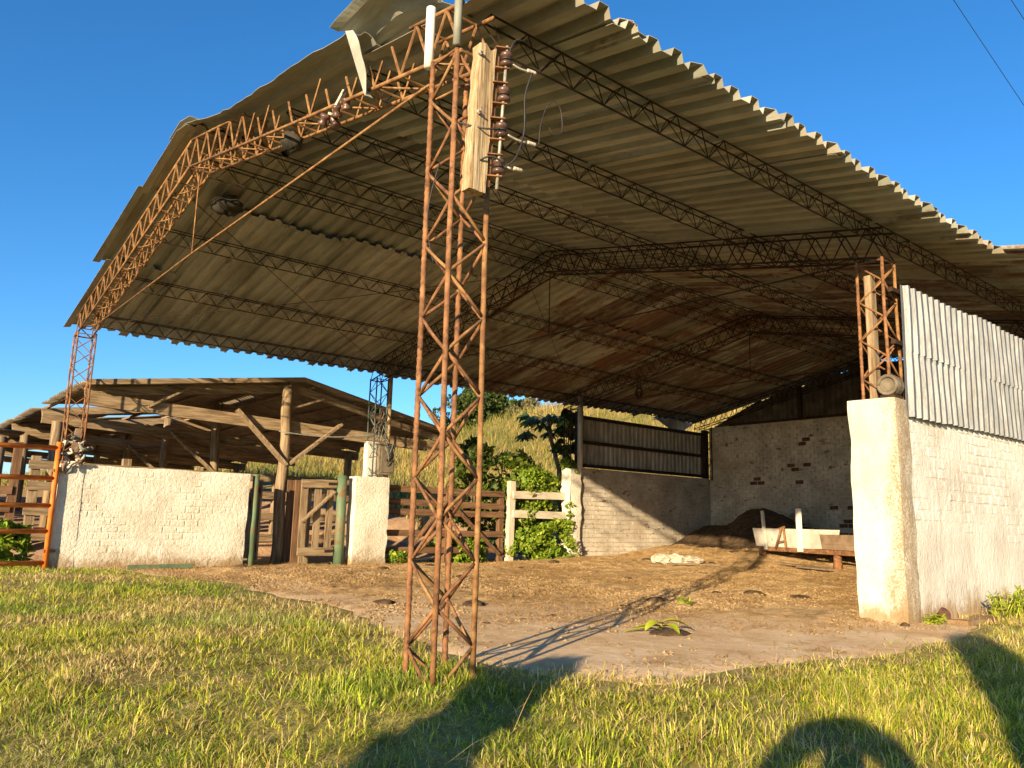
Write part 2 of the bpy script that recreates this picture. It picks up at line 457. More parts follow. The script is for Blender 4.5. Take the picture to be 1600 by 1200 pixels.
# ------------------------------------------------------------------ dimensions (metres; x along the ridge, y across the span)
W, H, RISE, BAY = 11.292, 4.069, 1.1634, 6.0
SLOPE = RISE / (W / 2)
Z0 = 4.50                      # underside of the sheets over the column line
def chord_z(y, base=H): return base + SLOPE * min(y, W - y)

# ------------------------------------------------------------------ ground
def hgt(x, y):
    x = np.asarray(x, float); y = np.asarray(y, float)
    u = x * 0.64 + y * 0.77
    near = -0.58 * (1 - sstep(-5.2, 0.9, u)) 
    near = near * (1 - sstep(6.5, 9.5, x) * (1 - sstep(-3, -1.2, -y * 0 - 2)))
    q = np.hypot(np.maximum(0, y - 13.6), np.maximum(0, x - 20.5))
    hill = 1.25 * sstep(0.0, 1.5, q) + 0.165 * q + 0.33 * np.maximum(0, x - 19.5) * sstep(0, 6, q)
    cap = np.minimum(6.0 + 0.35 * np.maximum(0, x - 0.75 * y), 8.3)
    hill = np.where(hill > cap, cap + 0.02 * (hill - cap), hill)
    hill = hill * (0.36 + 0.64 * sstep(2, 17, x))
    hill = hill + sstep(1, 8, q) * 0.7 * (fbm(x, y, 0.15, 3) - 0.5)
    mound = 0.10 * np.exp(-(((x + 0.8) / 1.3) ** 2 + ((y - 8.3) / 2.2) ** 2))
    mound = mound + 0.06 * np.exp(-((x / 0.6) ** 2 + ((y + 0.05) / 0.5) ** 2))
    return near + hill + mound - 0.02
def axis(parts):
    out = []
    for a, b, n in parts: out += list(np.linspace(a, b, n, endpoint=False))
    out.append(parts[-1][1])
    return np.array(out)
# concrete floor with a worn, uneven edge
SLAB = [(0.75, 11.0), (0.95, 9.2), (1.5, 7.4), (1.15, 5.4), (1.25, 3.6), (0.85, 2.2), (0.55, 1.0), (0.42, 0.25), (0.62, -0.25), (1.1, -0.68), (1.95, -0.86), (3.2, -1.08),
        (4.6, -1.1), (5.6, -1.0), (6.4, -0.75), (6.9, -0.40), (18.0, -0.30), (18.0, 11.25)]
def slab_sdf(x, y):
    """signed distance, positive inside"""
    x = np.asarray(x, float); y = np.asarray(y, float)
    ins = np.zeros(x.shape, bool); dm = np.full(x.shape, 1e9)
    n = len(SLAB)
    for i in range(n):
        ax, ay = SLAB[i]; bx, by = SLAB[(i + 1) % n]
        dx, dy = bx - ax, by - ay
        t = np.clip(((x - ax) * dx + (y - ay) * dy) / (dx * dx + dy * dy), 0, 1)
        dm = np.minimum(dm, np.hypot(x - ax - t * dx, y - ay - t * dy))
        c = ((ay > y) != (by > y)) & (x < (bx - ax) * (y - ay) / (by - ay + 1e-12) + ax)
        ins ^= c
    return np.where(ins, dm, -dm)

gx = axis([(-400, -60, 10), (-60, -10, 20), (-10, 12, 90), (12, 60, 90), (60, 400, 20)])
gy = axis([(-400, -60, 10), (-60, -8, 20), (-8, 13, 84), (13, 18, 24), (18, 60, 70), (60, 400, 20)])
GX, GY = np.meshgrid(gx, gy, indexing='ij')
GZ = hgt(GX, GY) + 0.03 * (fbm(GX, GY, 1.3, 5) - 0.5)


GZ = np.where((np.abs(GX) < 25) & (np.abs(GY) < 25), np.minimum(GZ, np.where(slab_sdf(GX, GY) > 0.35, -0.06, 99)), GZ)
n0, n1 = GX.shape
idx = np.arange(n0 * n1).reshape(n0, n1)
gf = np.stack([idx[:-1, :-1], idx[1:, :-1], idx[1:, 1:], idx[:-1, 1:]], -1).reshape(-1, 4)
gm = fast_mesh('ground', np.stack([GX, GY, GZ], -1).reshape(-1, 3), [gf], 'ground', smooth=True)
tag(link('ground', gm, None), kind='structure')

sx = np.linspace(0, 18.1, 260); sy = np.linspace(-1.5, 11.3, 190)
SX, SY = np.meshgrid(sx, sy, indexing='ij')
sd = slab_sdf(SX, SY) + 0.28 * (fbm(SX, SY, 1.6, 8) - 0.5)
SZ = np.where(sd > 0, 0.0, -0.20) + 0.012 * (fbm(SX, SY, 0.7, 2) - 0.5)
SZ = 0.012 * (fbm(SX, SY, 0.7, 2) - 0.5) - 0.07 * (1 - sstep(-0.30, 0.35, sd))
idx = np.arange(SX.size).reshape(SX.shape)
sf = np.stack([idx[:-1, :-1], idx[1:, :-1], idx[1:, 1:], idx[:-1, 1:]], -1).reshape(-1, 4)
keep = (sd > -0.25).ravel()[sf].all(1)
tag(link('concrete_floor', fast_mesh('concrete_floor', np.stack([SX, SY, SZ], -1).reshape(-1, 3), [sf[keep]], 'concrete', smooth=True), None), kind='structure')

# trodden manure and straw that lies over the floor, piled up against the end wall
def litter_h(x, y):
    base = 0.10 * sstep(8, 12, x) + 0.20 * sstep(11.5, 15, x) + 0.26 * sstep(13.5, 17.5, x) * sstep(3, 7, y)
    amount = 0.055 * sstep(0.0, 3.2, (x * 0.55 + y * 0.84) - 2.6) + 0.03 * sstep(0.2, 1.6, y - 4.8)
    tex = 0.16 * (fbm(x, y, 0.75, 21, 5) - 0.56) + 0.055 * (fbm(x, y, 5.0, 31, 3) - 0.5)
    return base + amount + tex - 0.012 - 0.16 * (1 - sstep(-0.1, 1.3, slab_sdf(x, y) + 0.5 * (fbm(x, y, 1.2, 43) - 0.5)))
lx = np.linspace(0.6, 17.86, 430); ly = np.linspace(-0.2, 11.12, 300)
LX, LY = np.meshgrid(lx, ly, indexing='ij')
LZ = litter_h(LX, LY)
idx = np.arange(LX.size).reshape(LX.shape)
lf = np.stack([idx[:-1, :-1], idx[1:, :-1], idx[1:, 1:], idx[:-1, 1:]], -1).reshape(-1, 4)
keep = (LZ > -0.03).ravel()[lf].any(1)
tag(link('manure_litter', fast_mesh('manure_litter', np.stack([LX, LY, LZ], -1).reshape(-1, 3), [lf[keep]], 'litter', smooth=True), None),
    'trodden brown manure and straw covering the shed floor', 'manure', kind='stuff')
def heap_h(x, y):
    return (0.92 * np.exp(-(((x - 16.6) / 1.05) ** 2 + ((y - 8.5) / 1.15) ** 2)) + 0.42 * np.exp(-(((x - 16.9) / 1.0) ** 2 + ((y - 10.5) / 0.8) ** 2))
            + 0.30 * np.exp(-(((x - 16.3) / 0.9) ** 2 + ((y - 6.6) / 1.1) ** 2)) - 0.07 + 0.20 * (fbm(x, y, 1.8, 71, 5) - 0.5) + 0.06 * (fbm(x, y, 7.0, 75, 2) - 0.5))
hx_ = np.linspace(13.4, 17.88, 110); hy_ = np.linspace(4.2, 11.1, 150)
HX, HY = np.meshgrid(hx_, hy_, indexing='ij')
HZ = litter_h(HX, HY) + heap_h(HX, HY)
idx = np.arange(HX.size).reshape(HX.shape)
hf = np.stack([idx[:-1, :-1], idx[1:, :-1], idx[1:, 1:], idx[:-1, 1:]], -1).reshape(-1, 4)
hf = hf[(heap_h(HX, HY) > -0.03).ravel()[hf].any(1)]
tag(link('manure_heap', fast_mesh('manure_heap', np.stack([HX, HY, HZ], -1).reshape(-1, 3), [hf], 'dung', smooth=True), None), 'dark manure heap piled in the shaded corner behind the cart', 'manure heap')
def floor_z(x, y): return float(max(0.0, litter_h(np.array(x), np.array(y))))

# ------------------------------------------------------------------ the big steel shed
shed = thing('steel_shed', 'tall open farm shed of rusty lattice steel under a corrugated gable roof', 'shed', (0, 0, 0))
HW = 0.145
def rebar(mb, p0, p1, r, step=0.026, n=7):
    p0, p1 = Vector(p0), Vector(p1)
    k = int((p1 - p0).length / step)
    pts = [p0.lerp(p1, i / k) for i in range(k + 1)]
    mb.tube(pts, [r * (1.0 if i % 2 else 1.22) for i in range(k + 1)], n)
def column(cx, cy, z0, z1, m_leg, m_lace, detail=False, hw=HW, half=0.25, dz=(0, 0, 0, 0), label=None):
    mb = MB()
    lo = [(-1, -1), (-1, 1), (1, 1), (1, -1)]
    L4 = [V(cx + a * hw, cy + b * hw, 0) for a, b in lo]
    for zz in (z0 + 0.03, z1 - 0.03):
        for i in range(4):
            a, b = L4[i].copy(), L4[(i + 1) % 4].copy(); a.z = b.z = zz
            mb.tube([a, b], 0.009, 6)
    bars = []
    for i in range(4):
        a, b = L4[i], L4[(i + 1) % 4]
        n = int((z1 - z0 - 0.1) / half)
        hh = (z1 - z0 - 0.1) / n
        for k in range(n):
            s0, s1 = ((a, b) if (k + i) % 2 == 0 else (b, a))
            q0 = V(s0.x, s0.y, z0 + 0.05 + k * hh); q1 = V(s1.x, s1.y, z0 + 0.05 + (k + 1) * hh)
            jit = 0.012 if detail else 0
            q0.z += random.uniform(-jit, jit); q1.z += random.uniform(-jit, jit)
            bars.append((q0, q1))
    if not detail:
        for q0, q1 in bars: mb.tube([q0, q1], 0.0085, 5)
    c = mb.build('lattice_column', m_lace, shed)
    if label: c['label'] = label
    if detail:
        for q0, q1 in bars:
            d = (q1 - q0); mid = (q0 + q1) / 2 + V(random.uniform(-1, 1), random.uniform(-1, 1), 0) * 0.006
            MB().tube([q0, mid, q1], 0.0118, 6).build('lacing_bar', m_lace if random.random() < 0.6 else 'rust_yellow', c, True)
    for i in range(4):
        m = MB()
        p0 = V(L4[i].x, L4[i].y, z0); p1 = V(L4[i].x, L4[i].y, z1 + dz[i])
        if detail and i in (1, 2):
            rebar(m, p0, p1, 0.0172)
        else:
            m.tube([p0, p0.lerp(p1, 0.3) + V(0.004, -0.003, 0), p0.lerp(p1, 0.65) + V(-0.004, 0.003, 0), p1], 0.0188 if detail else 0.0155, 10 if detail else 6)
        m.build('leg', m_leg if i != 3 or not detail else 'rust_yellow', c, True)
    return c
column(0, 0, -0.12, H + 0.02, 'rust', 'rust', True, label='near corner column of bare rusty lattice standing in the grass')
column(BAY, 0, 2.38, H - 0.02, 'rust', 'rust', True, half=0.22, hw=0.15, label='rusty lattice column on top of the white pier')
column(0, W, 1.62, H, 'rust', 'rust', label='rusty lattice column on the end of the low white wall')
column(BAY, W, 1.86, H, 'green_steel', 'green_steel', label='dark greenish lattice column above the electric box')
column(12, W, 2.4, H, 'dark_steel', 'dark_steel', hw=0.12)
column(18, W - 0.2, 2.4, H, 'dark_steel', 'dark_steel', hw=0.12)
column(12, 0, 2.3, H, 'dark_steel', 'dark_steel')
MB().tube([(BAY + 0.30, W + 0.02, 1.7), (BAY + 0.30, W + 0.02, H + 0.2)], 0.055, 10).build('support_pipe', 'pale_wood_z', shed, True)
MB().tube([(12.05, W - 0.32, 2.4), (12.05, W - 0.32, H + 0.3)], 0.075, 10).build('support_pipe', 'grey_sheet', shed, True)

CR = 0.0135
TD = 0.36     # truss depth
def truss(x, m, detail=False, tie=True, broken=False):
    hw = 0.13
    mb = MB()
    chords = []
    def pt(y, top, sx): return V(x + sx * hw, y, chord_z(y) + (TD if top else 0))
    ys0, ys1 = -0.17, W + 0.17
    n = 30
    ys = [ys0 + (ys1 - ys0) * k / n for k in range(n + 1)]
    r = 0.0105 if detail else 0.0088
    skip = lambda y: broken and 0.45 < y < 3.9
    for sx in (-1, 1):
        for k in range(n):
            y0, y1 = ys[k], ys[k + 1]
            ym = (y0 + y1) / 2
            if skip(ym):
                # top chord gone: the stubs of the web stand free
                p = pt(y0, False, sx); q = pt(ym, True, sx)
                f = random.uniform(0.45, 0.95)
                if sx < 0 or random.random() < 0.6: mb.tube([p, p.lerp(q, f)], r, 5)
                p = pt(y1, False, sx)
                f = random.uniform(0.35, 0.9)
                if random.random() < 0.8: mb.tube([p, p.lerp(q, f)], r, 5)
            else:
                mb.tube([pt(y0, False, sx), pt(ym, True, sx)], r, 5)
                mb.tube([pt(ym, True, sx), pt(y1, False, sx)], r, 5)
    for k in range(n + 1):
        mb.tube([pt(ys[k], False, -1), pt(ys[k], False, 1)], r * 0.9, 5)
        if k < n:
            mb.tube([pt(ys[k], False, -1 if k % 2 else 1), pt(ys[k + 1], False, 1 if k % 2 else -1)], r * 0.9, 5)
            ym = (ys[k] + ys[k + 1]) / 2
            if not skip(ym): mb.tube([pt(ym, True, -1), pt(ym, True, 1)], r * 0.9, 5)
    t = mb.build('roof_truss', m, shed)
    for sx in (-1, 1):
        for top in (False, True):
            for a, b in ((ys0, W / 2), (W / 2, ys1)):
                if broken and top and a < 0:
                    MB().tube([pt(ys0, True, sx), pt(0.5, True, sx)], 0.0155 if detail else 0.013, 7).build('chord', m, t, True)
                    MB().tube([pt(3.85, True, sx), pt(b, True, sx)], 0.0155 if detail else 0.013, 7).build('chord', m, t, True)
                    continue
                MB().tube([pt(a, top, sx), pt((a + b) / 2, top, sx) + V(0, 0, -0.008), pt(b, top, sx)], 0.0155 if detail else 0.013, 7).build('chord', m, t, True)
    if tie:
        zt = chord_z(W / 2) - 1.10
        MB().tube([(x, 0.12, H + 0.02), (x, W / 2, zt), (x, W - 0.35, H + 0.02)], 0.011, 6).build('tie_rod', m, t, True)
        MB().tube([(x, W / 2, chord_z(W / 2)), (x, W / 2, zt)], 0.009, 6).build('hanger_rod', m, t, True)
    return t
truss(0, 'rust_yellow', True, broken=True)['label'] = 'rusty front truss with part of its top chord gone'
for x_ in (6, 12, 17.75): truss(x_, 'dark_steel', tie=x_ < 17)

# lattice purlins that run from truss to truss
PY = [-0.06, 1.62, 3.35, 5.25, W - 5.25, W - 3.35, W - 1.62, W + 0.06]
for y in PY:
    yy = y
    zt = Z0 - 0.03 + SLOPE * min(yy, W - yy)
    mb = MB()
    x0, x1 = 0.15, 18.0
    k = int((x1 - x0) / 0.34)
    dx = (x1 - x0) / k
    a, b = 0.055, 0.21
    for i in range(k):
        xm = x0 + (i + 0.5) * dx
        for s_ in (-1, 1):
            mb.tube([(x0 + i * dx, yy + s_ * a, zt), (xm, yy, zt - b)], 0.0055, 4, False)
            mb.tube([(xm, yy, zt - b), (x0 + (i + 1) * dx, yy + s_ * a, zt)], 0.0055, 4, False)
        mb.tube([(x0 + i * dx, yy - a, zt), (x0 + i * dx, yy + a, zt)], 0.0055, 4, False)
    sag = lambda xx: -0.02 * math.sin(PI * ((xx / BAY) % 1.0))
    xs = [x0 + (x1 - x0) * i / 24 for i in range(25)]
    for oy, oz in ((-a, 0), (a, 0), (0, -b)):
        mb.tube([(xx, yy + oy, zt + oz) for xx in xs], 0.009, 5)
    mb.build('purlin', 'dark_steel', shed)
# thin diagonal wind-bracing rods under the sheets
for (p0, p1) in (((0.1, 6.4, 5.15), (6, 11.0, 4.2)), ((6, 0.2, 4.2), (12, 5.4, 5.2)), ((6, 6.2, 5.2), (12, 11.0, 4.2)), ((6.0, 5.2, 5.2), (0.1, 10.9, 4.2)), ((12, 5.2, 5.2), (17.6, 11, 4.2))):
    MB().tube([p0, V(*p0).lerp(V(*p1), 0.5) + V(0, 0, -0.05), p1], 0.006, 5).build('bracing_rod', 'dark_steel', shed)

# roof sheets: trapezoidal, ribs down the slope
PITCH = 0.245; RIB = 0.075; NR = 4; SW = PITCH * NR
PROF = [(0.0, 0), (0.105, 0), (0.130, 1), (0.215, 1)]
def sheet_mesh(y0, y1, far, nseg=5, nr=NR, warp=0.0, curl=0.0, ragged=0.0):
    """x from 0 to width; z relative to the plane of the slope"""
    prof = []
    for k in range(nr):
        for (px, pz) in PROF: prof.append((k * PITCH + px, pz * (0.048 if far else RIB)))
    prof.append((nr * PITCH + 0.0, 0)); prof.append((nr * PITCH + 0.09, 0.002)); prof.append((nr * PITCH + 0.10, random.choice((0.004, 0.0, -0.03, -0.045))))
    mb = MB()
    ph = random.uniform(0, 6)
    th = 0.004
    m = len(prof)
    for layer in (0, 1):
        for j in range(nseg + 1):
            t = j / nseg
            for (px, pz) in prof:
                e = 0.0
                if ragged and j == 0: e = ragged * (vnoise(px, y0, 6.0, 3) - 0.5)
                y = y0 + (y1 - y0) * t + float(e)
                ym = min(y, W - y)
                z = Z0 + SLOPE * ym + pz + layer * th
                z += 0.010 * math.sin(3.1 * t + ph) + warp * math.sin(PI * t) * (px / SW - 0.5)
                if curl: z += curl * max(0.0, 1 - t * 1.6) ** 2 * (0.4 + px)
                mb.v.append((px, y, z))
    def I(l, j, i): return l * (nseg + 1) * m + j * m + i
    for j in range(nseg):
        for i in range(m - 1):
            mb.face((I(0, j, i), I(0, j + 1, i), I(0, j + 1, i + 1), I(0, j, i + 1)))
            mb.face((I(1, j, i), I(1, j, i + 1), I(1, j + 1, i + 1), I(1, j + 1, i)))
    for i in range(m - 1):
        mb.face((I(0, 0, i), I(0, 0, i + 1), I(1, 0, i + 1), I(1, 0, i)))
        mb.face((I(0, nseg, i), I(1, nseg, i), I(1, nseg, i + 1), I(0, nseg, i + 1)))
    for j in range(nseg):
        mb.face((I(0, j, 0), I(1, j, 0), I(1, j + 1, 0), I(0, j + 1, 0)))
        mb.face((I(0, j, m - 1), I(0, j + 1, m - 1), I(1, j + 1, m - 1), I(1, j, m - 1)))
    return mb.mesh('roof_sheet')
def put_sheet(me, x, dz=0.0, rot=(0, 0, 0), label=None):
    o = link('roof_sheet', me, 'roof_sheet', shed)
    o.location = (x, 0, dz)
    o.rotation_euler = rot
    WL[o] = Vector((0, 0, 0))
    if label: o['label'] = label
    return o
nS = 19
XS = -0.24
for k in range(nS):
    x = XS + k * SW
    # near slope, lower row and upper row
    ov = -0.78 if x < 6.9 else -1.08
    if x < 2: ov = -0.74
    lift = 0.0 if x < 6.9 else 0.05
    if k >= 1:
        put_sheet(sheet_mesh(ov + random.uniform(-0.04, 0.04), 3.0, False, warp=random.uniform(-0.02, 0.02), ragged=0.10), x + random.uniform(-0.01, 0.01), lift + random.uniform(0, 0.008) + (k % 2) * 0.006)
        put_sheet(sheet_mesh(2.85, W / 2 + 0.05, False, warp=random.uniform(-0.02, 0.02)), x + random.uniform(-0.01, 0.01), 0.03 + random.uniform(0, 0.01) + (k % 2) * 0.006)
    # far slope
    gap = 0.075 if 0 < k < 5 else (0.05 if 8 < k < 13 else 0.02)
    yl = 7.05 + (0.55 if k > 6 else 0.0) + random.uniform(-0.06, 0.06)
    if k == 0: continue
    put_sheet(sheet_mesh(W + 0.86 + random.uniform(-0.05, 0.05) - (0.25 if k == 16 else 0), yl, True, warp=random.uniform(-0.025, 0.025), ragged=0.14), x + random.uniform(-0.012, 0.012), random.uniform(0, 0.008) + (k % 2) * 0.006)
    put_sheet(sheet_mesh(yl + 0.3, W / 2 - 0.05, True, warp=random.uniform(-0.03, 0.03)), x + random.uniform(-0.012, 0.012), gap + random.uniform(0, 0.01))
put_sheet(sheet_mesh(-0.74, 1.45, False, ragged=0.1), XS + 0.22, 0.012)
# the loose sheets of the front edge
put_sheet(sheet_mesh(W + 0.84, 9.3, True, ragged=0.2), XS + 0.03, 0.01)
put_sheet(sheet_mesh(9.55, 7.1, True, ragged=0.1, nr=5), XS - 0.12, 0.035, label='slipped front sheet on the far slope showing its pale upper side')
put_sheet(sheet_mesh(7.25, 5.3, True, ragged=0.1, nr=5), XS - 0.07, 0.015)
# ridge cap, folded over the top in lengths
for k in range(9):
    mb = MB()
    xa, xb = XS - 0.06 + k * 2.1, XS + 0.02 + (k + 1) * 2.1
    zr = Z0 + SLOPE * W / 2 + RIB + 0.045 + 0.012 * (k % 2)
    def fn(u, v_, xa=xa, xb=xb, zr=zr):
        yy = (v_ - 0.5) * 0.8
        return (xa + (xb - xa) * u, W / 2 + yy, zr - abs(yy) * SLOPE * 1.02)
    mb.grid(fn, 1, 4)
    o = mb.build('ridge_cap', 'roof_sheet', shed)
    so_ = o.modifiers.new('thick', 'SOLIDIFY'); so_.thickness = 0.005
# torn sheets near the corner
def torn(fn, nu, nv, label):
    mb = MB(); mb.grid(fn, nu, nv)
    o = mb.build('roof_sheet', 'roof_sheet', shed)
    s_ = o.modifiers.new('thick', 'SOLIDIFY'); s_.thickness = 0.005
    o['label'] = label
    return o
def corr(px): 
    t = (px / PITCH) % 1.0
    return RIB * (0 if t < 0.43 else (t - 0.43) / 0.1 if t < 0.53 else 1 if t < 0.88 else (1 - t) / 0.12)
def f1(u, v_):
    px = u * 1.12; y = 5.55 - 4.35 * v_
    e = 0.10 * (float(vnoise(y, 1.0, 2.3, 4)) - 0.5) * (1 - u) + 0.05 * (float(vnoise(y, 2.0, 9.0, 4)) - 0.5) * (1 - u)
    return (XS - 0.06 + px + e, y, Z0 + 0.045 + SLOPE * y + corr(px) * 0.8 - 0.10 * (1 - u) ** 2 * math.sin(PI * v_))
torn(f1, 30, 30, 'dark bent sheet hanging over the front edge of the near slope')
def f2(u, v_):
    y = 1.30 - 1.15 * v_; 
    e = 0.10 * (float(vnoise(y, u, 4.3, 9)) - 0.5)
    px = u * 1.15
    bend = (1 - u) ** 2
    return (XS - 0.10 + px + e * (1 - u), y + 0.1 * bend, Z0 + 0.05 + SLOPE * y + corr(px) * 0.6 + 0.17 * bend * (0.5 + math.sin(PI * v_)) + e * 0.4)
torn(f2, 16, 18, 'torn sheet curled up at the near corner of the roof')
def f3(u, v_):
    wd = 0.15 * math.sin(PI * min(1, 0.16 + 0.84 * v_)) ** 0.8 * (1 + 0.12 * math.sin(11 * v_))
    c = (u - 0.5) * 2
    return (XS - 0.06 + 0.09 * v_ + 0.07 * abs(c) * (1 - 0.4 * v_) + 0.03 * c, 1.22 - 0.22 * v_ + wd * 0.62 * c, 4.80 - 0.62 * v_)
torn(f3, 8, 14, 'narrow pale strip of torn sheet dangling from the roof edge')
# bare sheet corner that sags over the low back wall
MB().grid(lambda u, v_: (16.4 + 2.0 * u, W + 0.80 + 0.05 * math.sin(u * 9), 4.38 - v_ * (0.10 + 0.42 * max(0.0, 1 - abs(u - 0.58) / 0.42))), 24, 4).build('drooping_sheet', 'grey_sheet', shed)

# ------------------------------------------------------------------ masonry
BRK = []
def brick_variants():
    for k in range(8):
        L_, h_, d_ = 0.238, 0.108, 0.02
        mb = MB()
        r_ = [random.uniform(0.004, 0.014) for _ in range(4)]
        b = 0.016
        x0, x1, z0, z1 = -L_ / 2, L_ / 2, -h_ / 2, h_ / 2
        back = [(x0, 0, z0), (x1, 0, z0), (x1, 0, z1), (x0, 0, z1)]
        jj = lambda: random.uniform(-0.003, 0.003)
        mid = [(x0 + jj(), -d_ * 0.55, z0 + jj()), (x1 + jj(), -d_ * 0.55, z0 + jj()), (x1 + jj(), -d_ * 0.55, z1 + jj()), (x0 + jj(), -d_ * 0.55, z1 + jj())]
        fr = [(x0 + r_[0], -d_ + jj(), z0 + b), (x1 - r_[1], -d_ + jj(), z0 + b), (x1 - r_[2], -d_ + jj(), z1 - b), (x0 + r_[3], -d_ + jj(), z1 - b)]
        mb.v = back + mid + fr
        for a in (0, 4):
            for i in range(4):
                j = (i + 1) % 4
                mb.face((a + i, a + j, a + 4 + j, a + 4 + i))
        mb.face((8, 9, 10, 11))
        me = mb.mesh('brick', smooth=False)
        BRK.append(me)
brick_variants()
BRK_W = {}
def brick_set(mtl):
    if mtl not in BRK_W:
        out = []
        for me in BRK:
            c = me.copy(); c.materials.append(MT[mtl]); out.append(c)
        BRK_W[mtl] = out
    return BRK_W[mtl]
def bricks_on(parent, x0, x1, z0, z1, yface, mtl, keep=1.0, course=0.121, proud=0.006, limit=300, lowz=-2.0):
    ms = brick_set(mtl)
    n = 0; k = 0; z = z0 + course / 2
    while z + course / 2 <= z1 + 1e-6:
        x = x0 + 0.125 - (0.125 if k % 2 else 0)
        while x < x1 - 0.1:
            if x > x0 + 0.1 and random.random() < keep and z > lowz + 0.55 * float(vnoise(x, 0.0, 0.8, 3)) and n < limit:
                o = bpy.data.objects.new('brick', random.choice(ms))
                COL.objects.link(o)
                o.parent = parent
                o.location = Vector((x + random.uniform(-0.004, 0.004), yface + 0.02 - proud + random.uniform(-0.0015, 0.0015), z + random.uniform(-0.004, 0.004))) - WL[parent]
                o.rotation_euler = (random.uniform(-0.022, 0.006), random.uniform(-0.012, 0.012), random.uniform(-0.007, 0.007))
                n += 1
            x += 0.25
        z += course; k += 1
def rough_block(lo, hi, step=0.16, amp=0.012, seed=1):
    """a plastered block: faces subdivided and slightly uneven"""
    mb = MB()
    lo, hi = Vector(lo), Vector(hi)
    D = hi - lo
    def P(p):
        n = vnoise(p.x * 2.1 + p.z * 1.3, p.y * 2.1 - p.z * 1.9, 1.7, seed) - 0.5
        n2 = vnoise(p.x * 3.7 - p.z * 2.3, p.y * 3.1 + p.z * 4.9, 2.3, seed + 4) - 0.5
        c = (lo + hi) / 2
        d = Vector(((p.x - c.x) / max(D.x, 1e-3), (p.y - c.y) / max(D.y, 1e-3), (p.z - c.z) / max(D.z, 1e-3))) * 2
        w_ = Vector([(abs(q) > 0.999) * (1 if q > 0 else -1) for q in d])
        edge = sum(abs(q) > 0.999 for q in d)
        off = w_ * float(n * amp * 2 + n2 * amp)
        if edge >= 2: off = off - w_ * 0.010
        return p + off
    for ax in range(3):
        a1, a2 = (ax + 1) % 3, (ax + 2) % 3
        n1_ = max(1, int(D[a1] / step)); n2_ = max(1, int(D[a2] / step))
        for side in (0, 1):
            def fn(u, v_, ax=ax, a1=a1, a2=a2, side=side):
                p = Vector((0, 0, 0)); p[ax] = hi[ax] if side else lo[ax]
                if side: p[a1] = lo[a1] + D[a1] * u; p[a2] = lo[a2] + D[a2] * v_
                else: p[a1] = lo[a1] + D[a1] * v_; p[a2] = lo[a2] + D[a2] * u
                return P(p)
            if side: mb.grid(fn, n1_, n2_)
            else: mb.grid(fn, n2_, n1_)
    return mb

# near wall (from the pier to the far gable) and its pier
nw = thing('near_brick_wall', 'long whitewashed brick wall on the right, below the shiny corrugated cladding', 'wall', (12, -0.1, 0))
rough_block((5.98, -0.235, -0.3), (18.1, 0.02, 2.30), 0.22, 0.008, 3).build('wall', 'limewash_smooth', nw, True)
bricks_on(nw, 6.02, 10.3, 0.82, 2.30, -0.235, 'limewash_smooth', keep=0.985, limit=290, proud=0.0035, lowz=0.75)
pier = rough_block((5.70, -0.275, -0.25), (6.02, 0.275, 2.40), 0.09, 0.011, 5).build('brick_pier', 'pier_plaster', None, True, at=(5.86, 0, 0))
tag(pier, 'thick whitewashed pier with a brown damp streak, carrying a rusty lattice column', 'pier')
# low wall at far left
lw = thing('low_white_wall', 'low roughcast white wall below the leftmost lattice column', 'wall', (1.5, 11.2, 0))
rough_block((-0.16, 11.07, -0.25), (3.12, 11.33, 1.76), 0.18, 0.012, 8).build('wall', 'limewash', lw, True)
bricks_on(lw, -0.05, 3.1, 0.0, 1.72, 11.07, 'limewash', keep=0.97, limit=300, proud=0.001, lowz=-0.2)
rough_block((-0.2, 11.052, -0.22), (0.20, 11.36, 1.69), 0.15, 0.008, 9).build('corner_pier', 'limewash', lw, True)
pb = rough_block((5.42, 11.05, -0.2), (6.26, 11.38, 1.86), 0.14, 0.016, 12).build('white_pier', 'limewash', None, True, at=(5.85, 11.2, 0))
tag(pb, 'broad stained white pier between the wooden gate and the board fence', 'pier')
sp = rough_block((5.80, 11.30, 1.85), (6.08, 11.5, 2.66), 0.14, 0.006, 14).build('stub_pier', 'limewash_smooth', None, True, at=(5.9, 11.4, 1.85))
tag(sp, 'small white upright stub behind the electric box, standing on the white pier', 'pier')
